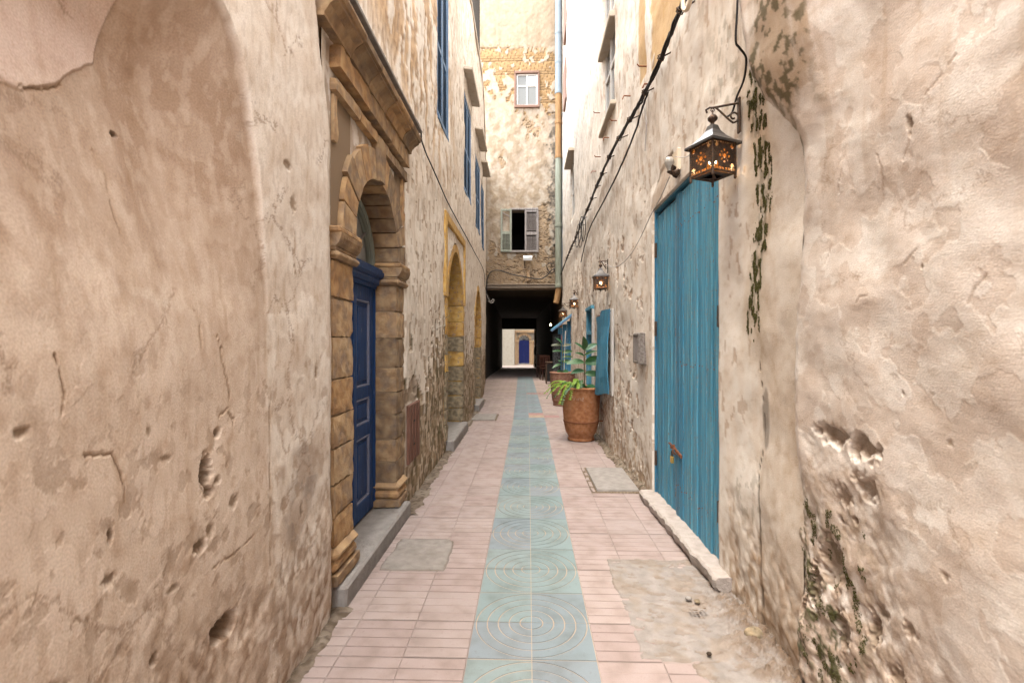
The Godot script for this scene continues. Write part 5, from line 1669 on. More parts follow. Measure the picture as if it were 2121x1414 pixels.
func s_edge_right(x: float, f: float) -> void:
	var mid := N_mid.get_noise_2d(x * 1.5 + 9.0, f * 1.1 + 370.0)
	var fine := N_fine.get_noise_2d(x, f + 370.0)
	var w := XR(f) - .02
	var t := ss(w - .11 - .06 * mid, w, x)
	_p = P(x, -.012 + t * (.04 + .02 * fine + .012 * mid), f)
	_c = L(.173, .133, .101).lerp(L(.245, .202, .158), ss(-.2, .3, mid + .5 * fine)).lerp(L(.094, .072, .050), ss(.12, .3, fine - .3 * mid))

func build_patches() -> void:
	patch("concrete_patch", evenly([[.50, .007], [1.30]]), evenly([[1.35, .012], [2.2, .007], [3.46]]), M.cement, s_patch_right)
	patch("cement_patch", evenly([[-1.03, .008], [-.49]]), evenly([[3.14, .009], [3.78]]), M.cement, s_patch_left)
	patch("sandy_edge", evenly([[-1.22, .012], [-.84]]), evenly([[1.2, .015], [2.74]]), M.dirt_v, s_edge_left)
	patch("sandy_edge", evenly([[-1.24, .014], [-.84]]), evenly([[4.22, .02], [7.0, .05], [12.6]]), M.dirt_v, s_edge_left)
	patch("sandy_edge", evenly([[.84, .014], [1.24]]), evenly([[4.72, .02], [8.0, .06], [13.0]]), M.dirt_v, s_edge_right)
	# covers let into the paving
	var c1 := thing("inspection_cover", "square grey concrete drain cover in a broken recess by the teal door", "drain cover", P(.88, 0, 5.38))
	var g := geo()
	g.box(Vector3(.0, -.004, .0), Vector3(.50, .02, .98), .004, Basis.IDENTITY, .006)
	obj("bed", g.mesh(), M.dirt, c1)
	var s := geo()
	s.box(Vector3(.02, .008, .0), Vector3(.42, .03, .86), .006, Basis(Vector3.UP, .012), .004)
	obj("slab", s.mesh(), M.cement, c1)
	for k in 5:
		var b := geo()
		b.box(Vector3(-.225 + rnd(-.006, .006), .003, .40 - k * .20), Vector3(.035, .014, .14 + rnd(-.03, .03)), .004, Basis(Vector3.UP, rnd(-.1, .1)), .004)
		obj("brick", b.mesh(), M.grout, c1)
	var c2 := thing("inspection_cover", "small worn cover slab set in the paving by the ochre doorway on the left", "drain cover", P(-.85, 0, 9.72))
	var s2 := geo()
	s2.box(Vector3(0, .002, 0), Vector3(.44, .024, .78), .006, Basis.IDENTITY, .006)
	obj("slab", s2.mesh(), M.cement, c2)
	var e2 := geo()
	for q in [[0, -.41, .5, .03], [0, .41, .5, .03], [-.24, 0, .03, .78], [.24, 0, .03, .78]]: e2.box(Vector3(q[0], -.002, q[1]), Vector3(q[2], .014, q[3]), .002, Basis.IDENTITY, .003)
	obj("joint", e2.mesh(), M.dirt, c2)
	# loose stones and litter beside the sill
	var labels := ["round grey pebble below the broken end of the door sill", "ochre pebble beside the crumpled brown leaf", "pale broken stone lump in the corner under the wall crack", "dark pebble on the concrete by the wall foot"]
	var spots := [[.925, 2.86, .018, "cement"], [.965, 2.83, .016, "greystone"], [1.135, 2.50, .045, "greystone"], [.86, 2.36, .012, "soil"]]
	for i in 4:
		var r: float = spots[i][2]
		var pb := geo()
		pb.lathe([Vector2(.001, -r * .6), Vector2(r * .8, -r * .4), Vector2(r, 0), Vector2(r * .75, r * .45), Vector2(.001, r * .62)], 9, Vector3.ZERO, r * .35, N_mid)
		var o := obj("pebble", pb.mesh(), M[spots[i][3]], self, P(spots[i][0], .016 + r * .5, spots[i][1]))
		tag(o, labels[i], "stone")
	var lf := geo()
	for k in 3:
		for j in 5:
			var a := Vector3(-.05 + j * .02, .004 + .016 * sin(j * 1.7 + k), -.02 + k * .016)
			lf.tri(a, a + Vector3(.022, .006 * sin(j * 2.1 + k * 3.0), .004), a + Vector3(.008, .010, .018), Vector3.UP)
	var dl := obj("dry_leaf", lf.mesh(), M.dry, self, P(.93, .018, 2.73))
	tag(dl, "crumpled dry brown leaf on the concrete below the door sill", "leaf")

# ------------------------------------------------------------------ lanterns
func make_lantern() -> Node3D:
	var t := Node3D.new()
	var s := .083
	var hgt := .165
	var posts := geo()
	for a in [-1, 1]:
		for b in [-1, 1]: posts.box(Vector3(a * s, hgt * .5 - .006, b * s), Vector3(.012, hgt + .03, .012), .002)
	for y in [0.0, hgt]:
		for a in [-1, 1]:
			posts.box(Vector3(0, y, a * s), Vector3(s * 2, .012, .010), .002); posts.box(Vector3(a * s, y, 0), Vector3(.010, .012, s * 2), .002)
	obj("lantern_frame", posts.mesh(), M.iron, t)
	# one pierced panel: rosette of eight petals, small stars in the corners, a row of arches below
	var pg := geo()
	var n := 26
	for i in n:
		for j in n:
			var a := (i + .5) / n * 2.0 - 1.0
			var b := (j + .5) / n * 2.0 - 1.0
			var r := Vector2(a, b).length()
			var th := atan2(b, a)
			var hole := r < .13
			hole = hole or (r > .20 and r < .52 and cos(th * 8.0) > .45 and r < .30 + .18 * cos(th * 8.0))
			for c in [[.68, .68], [-.68, .68], [.68, -.60], [-.68, -.60]]:
				hole = hole or (absf(a - c[0]) + absf(b - c[1]) < .16)
			hole = hole or (b < -.80 and b > -.93 and absf(fposmod(a * 4.0, 1.0) - .5) < .28)
			hole = hole or (b > .85 and b < .93 and absf(fposmod(a * 5.0, 1.0) - .5) < .25)
			if hole: continue
			var x0 := -s + 2.0 * s * i / n
			var x1 := -s + 2.0 * s * (i + 1) / n
			var y0 := hgt * j / n
			var y1 := hgt * (j + 1) / n
			pg.quad(Vector3(x0, y0, 0), Vector3(x1, y0, 0), Vector3(x1, y1, 0), Vector3(x0, y1, 0), Vector3.BACK)
	var pm := pg.mesh()
	var gp := geo()
	gp.quad(Vector3(-s, 0, -.004), Vector3(s, 0, -.004), Vector3(s, hgt, -.004), Vector3(-s, hgt, -.004), Vector3.BACK)
	var gm := gp.mesh()
	for k in 4:
		var bs := Basis(Vector3.UP, PI * .5 * k)
		var o := obj("pierced_panel", pm, M.iron, t, bs * Vector3(0, 0, s + .003))
		o.basis = bs
		var q := obj("amber_pane", gm, M.amber, t, bs * Vector3(0, 0, s))
		q.basis = bs
	# swept roof
	var rf := geo()
	var e := .108
	var prof := [[e, hgt + .008], [e * .72, hgt + .028], [e * .46, hgt + .056], [e * .27, hgt + .088], [.020, hgt + .118]]
	for k in 4:
		var bs := Basis(Vector3.UP, PI * .5 * k)
		for i in 4:
			var a: float = prof[i][0]
			var b: float = prof[i + 1][0]
			rf.quad(bs * Vector3(-a, prof[i][1], a), bs * Vector3(a, prof[i][1], a), bs * Vector3(b, prof[i + 1][1], b), bs * Vector3(-b, prof[i + 1][1], b), bs * Vector3(0, .5, 1))
		rf.quad(bs * Vector3(-e, hgt + .008, e), bs * Vector3(e, hgt + .008, e), bs * Vector3(e, hgt - .006, e), bs * Vector3(-e, hgt - .006, e), bs * Vector3.BACK)
	rf.quad(Vector3(-e, hgt + .006, -e), Vector3(e, hgt + .006, -e), Vector3(e, hgt + .006, e), Vector3(-e, hgt + .006, e), Vector3.DOWN)
	obj("lantern_roof", rf.mesh(), M.roof_metal, t)
	var kb := geo()
	kb.lathe([Vector2(.018, hgt + .112), Vector2(.008, hgt + .128), Vector2(.010, hgt + .135), Vector2(.026, hgt + .150), Vector2(.028, hgt + .162), Vector2(.018, hgt + .176), Vector2(.006, hgt + .182), Vector2(.005, hgt + .205)], 10, Vector3.ZERO)
	obj("knob", kb.mesh(), M.iron, t)
	var bt := geo()
	bt.lathe([Vector2(.001, -.048), Vector2(.010, -.040), Vector2(.006, -.030), Vector2(.02, -.022), Vector2(s * 1.30, -.006), Vector2(.001, -.005)], 4, Vector3.ZERO)
	for v in bt.v.size(): bt.v[v] = Basis(Vector3.UP, PI * .25) * bt.v[v]; 
	for v in bt.n.size(): bt.n[v] = Basis(Vector3.UP, PI * .25) * bt.n[v]
	obj("lantern_base", bt.mesh(), M.iron, t)
	for a in [-1, 1]:
		for b in [-1, 1]:
			var ft := geo()
			ft.lathe([Vector2(.001, -.036), Vector2(.008, -.028), Vector2(.008, -.018), Vector2(.004, -.008)], 6, Vector3(a * s, 0, b * s))
			obj("foot", ft.mesh(), M.iron, t)
	var bu := geo()
	bu.lathe([Vector2(.001, -.022), Vector2(.016, -.015), Vector2(.022, 0), Vector2(.016, .015), Vector2(.001, .022)], 10, Vector3.ZERO)
	var bulb := obj("bulb", bu.mesh(), M.bulb, t, Vector3(0, .075, 0))
	var l := OmniLight3D.new()
	l.name = "lamp_light"
	l.light_color = Color(1.0, .72, .42)
	l.light_energy = .0012
	l.light_size = .02
	l.omni_range = 8.0
	l.omni_attenuation = 2.0
	l.shadow_enabled = true
	bulb.add_child(l)
	return t

func bracket(t: Node3D, dx: float, dz: float, top: float) -> void:   # arm from above the lantern to the wall plate at (dx, dz), scrolled
	var to := Vector3(dx, top + .01, dz)
	var g := geo()
	g.tube(PackedVector3Array([Vector3(0, top - .012, 0) - Vector3(dx, 0, dz) * .22, Vector3(0, top + .004, 0) - Vector3(dx, 0, dz) * .26, Vector3(0, top + .014, 0) - Vector3(dx, 0, dz) * .12, Vector3(0, top + .01, 0), to]), .0065, 6)
	var sc := PackedVector3Array()
	for i in 9:
		var u := i / 8.0
		sc.append(Vector3(dx * lerpf(.12, .80, u), top + .008 - .105 * sin(u * PI * .5) + .02 * sin(u * PI), dz * lerpf(.12, .80, u)))
	g.tube(sc, .0065, 6)
	var cu := PackedVector3Array()
	for i in 13:
		var a := -PI * .5 + TAU * 1.1 * i / 12.0
		var r := .034 * (1.0 - .06 * i)
		cu.append(Vector3(dx * .80 - signf(dx) * 0.0 + cos(a) * r * signf(dx) * .9, top - .062 + sin(a) * r, dz * .8))
	g.tube(cu, .0055, 6)
	g.tube(PackedVector3Array([Vector3(0, top + .01, 0), Vector3(.012, top - .004, 0), Vector3(0, top - .018, 0), Vector3(-.012, top - .004, 0), Vector3(0, top + .01, 0)]), .003, 5)
	obj("bracket", g.mesh(), M.iron, t)
	var w := geo()
	w.box(Vector3(dx, top - .06, dz), Vector3(.012, .20, .03), .004)
	obj("wall_plate", w.mesh(), M.iron, t)

func build_lanterns() -> void:
	var proto := make_lantern()
	var list := [
		[P(1.055, 2.447, 2.843), .43, .125, .055, "large pierced iron lantern glowing amber at the top of the tall teal door"],
		[P(1.02, 2.24, 6.93), .02, .10, 0.0, "pierced iron lantern above the warped teal shutter leaf, second from the camera"],
		[P(1.055, 2.275, 11.2), .03, .085, 0.0, "small pierced lantern above the rear planter, third along the right wall"],
		[P(1.02, 2.22, 14.3), .3, .19, 0.0, "farthest pierced lantern, at the corner of the teal canopy near the passage"]]
	for i in 4:
		var q: Array = list[i]
		var t: Node3D = proto if i == 0 else proto.duplicate()
		t.name = numbered("lantern")
		add_child(t)
		t.position = q[0]
		tag(t, q[4], "lantern", "pierced iron lanterns along the right wall")
		t.set_meta("turn", q[1])
	# turn only the lantern body, so that each bracket still meets the wall squarely
	var i := 0
	for t in get_children():
		if t.has_meta("turn"):
			var bs := Basis(Vector3.UP, t.get_meta("turn"))
			for ch in t.get_children(): ch.transform = Transform3D(bs) * ch.transform
			bracket(t, list[i][2], list[i][3], .375)
			i += 1
	# bare bulb glowing inside the passage
	var b := thing("hanging_bulb", "bare glowing bulb hanging in the dark mouth of the passage", "light bulb", P(.93, 2.17, 20.0))
	var bu := geo()
	bu.lathe([Vector2(.001, -.04), Vector2(.03, -.025), Vector2(.036, 0), Vector2(.02, .035), Vector2(.012, .06)], 10, Vector3.ZERO)
	var bb := obj("bulb", bu.mesh(), M.bulb, b)
	var l := OmniLight3D.new()
	l.name = "lamp_light"
	l.light_color = Color(1.0, .72, .42); l.light_energy = .01; l.light_size = .03; l.omni_range = 8.0; l.omni_attenuation = 2.0; l.shadow_enabled = true
	bb.add_child(l)
	var co := geo()
	co.tube(PackedVector3Array([Vector3(0, .06, 0), Vector3(0, 1.42, 0)]), .006, 5)
	obj("flex", co.mesh(), M.cable, b)

# ------------------------------------------------------------------ wires, pipes, small fittings
func wavy(pts: Array, amp: float, s: float, sub := 5) -> PackedVector3Array:
	var c := Curve3D.new()
	for i in pts.size():
		var t: Vector3 = (pts[mini(i + 1, pts.size() - 1)] - pts[maxi(i - 1, 0)]) / 6.0
		c.add_point(pts[i], -t, t)
	var out := PackedVector3Array()
	var n := (pts.size() - 1) * sub
	for i in n + 1:
		var p := c.samplef(float(i) / sub)
		out.append(p + Vector3(.3 * amp * N_mid.get_noise_2d(p.z * 3.0, s), amp * N_mid.get_noise_2d(p.z * 3.0, s + 20.0), 0))
	return out

func wire(called: String, label: String, pts: Array, r: float, m: Material, amp := .01, parent: Node = null) -> MeshInstance3D:
	var g := geo()
	g.tube(wavy(pts, amp, rnd(0, 50)), r, 6)
	var o := obj(called, g.mesh(), m, parent if parent else self)
	if not parent: tag(o, label, "cable")
	return o

func build_wires() -> void:
	# heavy black bundle along the right wall
	var main := []
	for f in [2.9, 3.3, 3.61, 3.84, 4.04, 4.4, 4.95, 5.34, 5.78, 6.46, 7.51, 8.66, 10.0, 10.9, 12.7, 14.5, 16.6, 18.7]:
		main.append(P(XR(f) - .06, tab([2.9, 3.6, 4.4, 5.8, 7.5, 8.7, 10.9, 14.5, 18.7], [4.1, 3.97, 3.89, 3.93, 3.90, 3.85, 3.82, 3.95, 4.05], f), f))
	var b := thing("cable_bundle", "thick black cable bundle running the length of the right wall above the lanterns", "cable")
	for k in 3:
		var off := []
		for i in main.size(): off.append(main[i] + Vector3(.012 * cos(i * 2.3 + k * 2.1), .016 * sin(i * 2.3 + k * 2.1), 0))
		var g := geo()
		g.tube(wavy(off, .02, k * 7.0), .011, 6)
		obj("cable", g.mesh(), M.cable, b)
	var f := 3.7
	var n := 0
	while f < 15.0:
		var y := tab([2.9, 3.6, 4.4, 5.8, 7.5, 8.7, 10.9, 14.5, 18.7], [4.1, 3.97, 3.89, 3.93, 3.90, 3.85, 3.82, 3.95, 4.05], f)
		var g := geo()
		g.tube(PackedVector3Array([P(XR(f) + .03, y - .02, f - .16), P(XR(f) - .07, y - .012, f - .02), P(XR(f) - .085, y + .02, f)]), .007, 5)
		var lp := PackedVector3Array()
		for i in 9: lp.append(P(XR(f) - .06 + .026 * cos(TAU * i / 8), y + .03 * sin(TAU * i / 8), f + .012 * sin(i * 2.0)))
		g.tube(lp, .006, 5)
		obj("clamp", g.mesh(), M.iron, b)
		f += .52 + .05 * (n % 3)
		n += 1
	# loose coils where the bundle meets the lower cable
	for k in 3:
		var lp := []
		for i in 9: lp.append(P(XR(9.6) - .07 - .02 * k, 3.62 + (.22 + .06 * k) * sin(TAU * i / 8.0) * (1.0 if k < 2 else .6), 9.3 + .3 * k + (.35 + .1 * k) * cos(TAU * i / 8.0)))
		var g := geo()
		g.tube(wavy(lp, .03, k * 3.0, 4), .008, 5)
		obj("loop", g.mesh(), M.cable, b)
	wire("cable", "second black cable sagging just below the thick bundle on the right wall", [P(1.15, 3.88, 4.75), P(1.135, 3.80, 4.95), P(1.13, 3.70, 5.25), P(1.11, 3.61, 5.65), P(1.09, 3.53, 6.3), P(1.085, 3.50, 7.2), P(1.075, 3.46, 8.5), P(1.07, 3.33, 9.2), P(1.08, 3.1, 10.0)], .010, M.cable, .02)
	wire("cable", "short hooked grey wire end hanging by the second black cable", [P(1.165, 3.80, 5.3), P(1.17, 3.87, 5.02), P(1.165, 3.75, 4.92), P(1.17, 3.62, 4.89), P(1.17, 3.40, 4.95)], .007, M.cable_grey, .004)
	wire("cable", "thin pale wire drooping from the bulb fitting to the second lantern", [P(1.12, 2.80, 3.92), P(1.125, 2.72, 4.2), P(1.12, 2.64, 4.55), P(1.115, 2.53, 4.9), P(1.11, 2.44, 5.3), P(1.09, 2.40, 5.75), P(1.07, 2.42, 6.12), P(1.05, 2.50, 6.5), P(1.05, 2.61, 6.9)], .004, M.cable_grey, .004)
	wire("cable", "thin dark wire from the bulging wall down to the large lantern", [P(1.0, 3.42, 2.36), P(1.02, 3.12, 2.43), P(1.03, 2.99, 2.47), P(1.06, 2.97, 2.50), P(1.12, 2.95, 2.56), P(1.16, 2.905, 2.68), P(1.175, 2.875, 2.80), P(1.18, 2.82, 2.88), P(1.15, 2.80, 2.9)], .006, M.cable, .003)
	wire("cable", "thin wire between the bulb fitting and the large lantern", [P(1.14, 2.93, 3.85), P(1.12, 2.80, 3.5), P(1.10, 2.76, 3.2), P(1.08, 2.78, 2.95), P(1.06, 2.80, 2.85)], .003, M.cable_grey, .003)
	wire("cable", "dark wire along the left wall above the stone cornice and ochre doorways", [P(-.945, 3.375, 2.0), P(-.945, 3.37, 2.5), P(-.945, 3.372, 3.2), P(-.945, 3.37, 4.0), P(-.95, 3.375, 4.34), P(-1.05, 3.47, 4.9), P(-1.06, 3.42, 5.6), P(-1.07, 3.36, 6.6), P(-1.075, 3.34, 8.0), P(-1.09, 3.33, 10.0), P(-1.13, 3.32, 12.6), P(-1.36, 3.3, 15.6), P(-1.55, 3.3, 18.5)], .008, M.cable, .006)
	var z := 18.86
	wire("cable", "black cable looping across the wall just above the passage beam", [P(-1.57, 3.2, z), P(-1.573, 3.48, z), P(-1.555, 3.89, z), P(-1.39, 4.18, z), P(-1.07, 4.22, z), P(-.61, 4.07, z), P(-.15, 3.98, z), P(.28, 3.90, z), P(.535, 3.90, z), P(.74, 4.03, z), P(.90, 4.21, z), P(1.05, 4.28, z)], .022, M.cable, .01)
	wire("cable", "small curl of black cable left of the downpipe", [P(1.02, 4.2, z), P(.885, 4.12, z), P(.756, 4.286, z), P(.738, 4.415, z), P(.83, 4.488, z), P(.95, 4.46, z)], .016, M.cable, .004)
	wire("cable", "tangle of loose wire ends hanging at the left corner of the passage", [P(-1.56, 3.3, 18.7), P(-1.48, 3.1, 18.7), P(-1.40, 3.02, 18.72), P(-1.33, 3.1, 18.7), P(-1.28, 3.06, 18.7), P(-1.36, 2.96, 18.7), P(-1.5, 3.04, 18.66)], .012, M.cable_grey, .02)
	# iron stubs and hooks in the wall
	var spots := [[4.77, 3.97], [5.0, 4.27], [5.64, 4.29], [6.31, 4.31], [6.86, 4.32], [7.7, 4.37], [8.12, 4.29], [7.8, 5.1]]
	var hooks := ["rusty hook just above the cable bundle, nearest the camera on the right wall", "rusty hook above the cable bundle, second from the camera", "rusty hook above the cable bundle, third from the camera", "rusty hook below the tall white window's near end", "rusty hook below the middle of the tall white window", "rusty hook at the far lower corner of the tall white window", "rusty hook farthest along, past the tall white window", "rusty hook beside the tall white window, highest of the row"]
	for i in spots.size():
		var g := geo()
		var x := XR(spots[i][0])
		g.tube(PackedVector3Array([P(x + .03, spots[i][1], spots[i][0]), P(x - .07, spots[i][1] + .004, spots[i][0]), P(x - .085, spots[i][1] - .035 + .06 * (i % 2), spots[i][0])]), .008, 5)
		var o := obj("wall_hook", g.mesh(), M.rust, self)
		tag(o, hooks[i], "hook", "rusty hooks above the cables")
	# pale curved pipe end at the top edge
	var hp := geo()
	var arc := PackedVector3Array()
	for i in 11: arc.append(P(1.10 + .0 * i, 3.86 - .07 * sin(PI * i / 10.0), 3.52 - .20 * i / 10.0))
	arc.append(P(1.10, 4.1, 3.3)); arc.insert(0, P(1.10, 4.1, 3.54))
	hp.tube(arc, .016, 8)
	tag(obj("bent_pipe", hp.mesh(), M.ceramic, self), "bent cream pipe loop by the black cable bundle at the top of the picture", "pipe")

func build_fittings() -> void:
	# bulb holder left of the large lantern
	var b := thing("bulb_fitting", "old clear bulb in a brown holder screwed to the wall over the teal door", "wall light", P(1.17, 2.90, 3.93))
	var g := geo()
	g.box(Vector3(.01, .02, .0), Vector3(.035, .17, .13), .006, Basis.IDENTITY, .004)
	obj("back_board", g.mesh(), M.ceramic, b)
	var h := geo()
	h.tube(PackedVector3Array([Vector3(-.02, -.02, .03), Vector3(-.05, -.075, .0)]), .026, 10)
	h.box(Vector3(-.015, -.09, .05), Vector3(.05, .05, .06), .01, Basis.IDENTITY, .006)
	obj("holder", h.mesh(), M.iron, b)
	var bl := geo()
	bl.lathe([Vector2(.001, .062), Vector2(.022, .056), Vector2(.036, .036), Vector2(.038, .012), Vector2(.026, -.018), Vector2(.016, -.035), Vector2(.015, -.05)], 14, Vector3.ZERO)
	obj("glass_bulb", bl.mesh(), M.bulb_glass, b, Vector3(-.055, -.01, .02))
	# meter box
	var m := thing("meter_box", "small grey metal grille box fixed to the wall left of the teal door", "meter box", P(1.19, 1.27, 5.1))
	var bx := geo()
	bx.box(Vector3(-.02, .16, 0), Vector3(.10, .32, .26), .008, Basis.IDENTITY, .003)
	obj("case", bx.mesh(), M.meter, m)
	var dr := geo()
	for q in [[.16, -.115, .30, .02], [.16, .115, .30, .02]]: dr.box(Vector3(-.074, q[0], q[1]), Vector3(.014, q[2], q[3]), .003)
	for y in [.02, .30]: dr.box(Vector3(-.0745, y, 0), Vector3(.014, .022, .21), .003)
	obj("rim", dr.mesh(), M.meter, m)
	for k in 5:
		var sl := geo()
		sl.box(Vector3(-.072, .16, -.078 + k * .039), Vector3(.010, .25, .012), .002, Basis(Vector3.UP, .5))
		obj("slat", sl.mesh(), M.old_wood, m)
	# floodlight
	var fl := thing("floodlight", "small white metal floodlight under the shuttered window over the passage", "lamp", P(0.0, 4.66, 18.8))
	var hd := geo()
	var poly := PackedVector2Array([Vector2(-.10, .02), Vector2(.12, -.08), Vector2(.13, .02), Vector2(.06, .10), Vector2(-.06, .12)])
	hd.extrude(poly, Vector3(-.17, 0, 0), Vector3.BACK, Vector3.UP, Vector3.RIGHT * .34)
	obj("housing", hd.mesh(), M.lamp_white, fl)
	var ln := geo()
	ln.box(Vector3(0, -.045, .01), Vector3(.28, .012, .18), .004, Basis(Vector3.RIGHT, .42))
	obj("lens", ln.mesh(), M.ceramic, fl)
	var pl := geo()
	pl.tube(PackedVector3Array([Vector3(-.1, 0, -.05), Vector3(-.12, -.18, -.10), Vector3(-.10, -.35, -.12)]), .02, 6)
	obj("arm", pl.mesh(), M.iron, fl)
	var ps := geo()
	ps.box(Vector3(.02, -.62, -.11), Vector3(.14, .42, .10), .02, Basis.IDENTITY, .02)
	obj("junction_stone", ps.mesh(), M.stone2, fl)
	# downpipes
	var d := thing("downpipe", "tall weathered downpipe, grey then rusty then green, at the right corner of the end house", "pipe")
	var x := 1.165
	var pz := 18.72
	for q in [[10.9, 15.9, .125, "pipe_grey"], [8.55, 10.9, .115, "pipe_rust"], [3.55, 8.55, .118, "pipe_green"]]:
		var s := geo()
		s.tube(PackedVector3Array([P(x, q[0], pz), P(x, q[1], pz)]), q[2], 16)
		obj("pipe_length", s.mesh(), M[q[3]], d)
	for y in [3.6, 5.9, 8.5, 9.8, 10.95, 12.1, 13.2]:
		var c := geo()
		c.lathe([Vector2(.118, -.07), Vector2(.137, -.06), Vector2(.137, .06), Vector2(.118, .07)], 16, P(x, y, pz))
		obj("collar", c.mesh(), M.pipe_green if y < 8 else M.pipe_rust if y < 10.9 else M.pipe_grey, d)
	var el := geo()
	el.tube(PackedVector3Array([P(x, 3.62, pz), P(x - .01, 3.4, pz), P(x - .06, 3.1, pz - .03), P(x - .10, 2.95, pz - .05)]), .11, 14)
	obj("shoe", el.mesh(), M.pipe_rust, d)
	var d2 := geo()
	d2.tube(PackedVector3Array([P(1.325, 4.2, 18.8), P(1.325, 10.2, 18.8)]), .035, 8)
	tag(obj("thin_pipe", d2.mesh(), M.pipe_grey, self), "thin grey blue pipe beside the large weathered downpipe", "pipe")

# ------------------------------------------------------------------ planters
func leaf_mesh(w: float, droop: float) -> ArrayMesh:     # unit length along +z, normal +y
	var g := geo()
	var n := 8
	var rows := []
	for i in n + 1:
		var t := float(i) / n
		var hw := w * .5 * pow(sin(PI * pow(t, .82)), .75) if i > 0 and i < n else .004
		var y := -droop * t * t
		var row := []
		for k in 5:
			var s := (k - 2) / 2.0
			row.append(Vector3(s * hw, y + absf(s) * hw * .35 - .05 * s * s * hw, t))
		rows.append(row)
	for i in n:
		for k in 4: g.quad(rows[i][k], rows[i][k + 1], rows[i + 1][k + 1], rows[i + 1][k], Vector3.UP)
	return g.mesh()

func add_leaf(t: Node3D, at: Vector3, dir: Vector3, length: float, m: Material, mesh: ArrayMesh, roll := 0.0) -> void:
	var z := dir.normalized()
	var x := Vector3(.1, .75, .8).cross(z).normalized()
	var y := z.cross(x)
	var bs := Basis(x, y, z).rotated(z, roll)
	length *= .92
	var o := obj("leaf", mesh, m, t, at)
	o.basis = bs.scaled_local(Vector3.ONE * length)
	var pe := geo()
	pe.tube(PackedVector3Array([Vector3.ZERO, z * .03]), .004, 5)
	obj("leaf_stalk", pe.mesh(), M.stem, t, at - z * .02)

func planter(at: Vector3, label: String, prof: Array, m: Material, wob: float) -> Node3D:
	var p := thing("clay_planter", label, "plant pot", at, "clay planters along the right wall")
	var g := geo()
	g.lathe(prof, 48, Vector3.ZERO, wob, N_mid)
	obj("pot", g.mesh(), m, p)
	return p

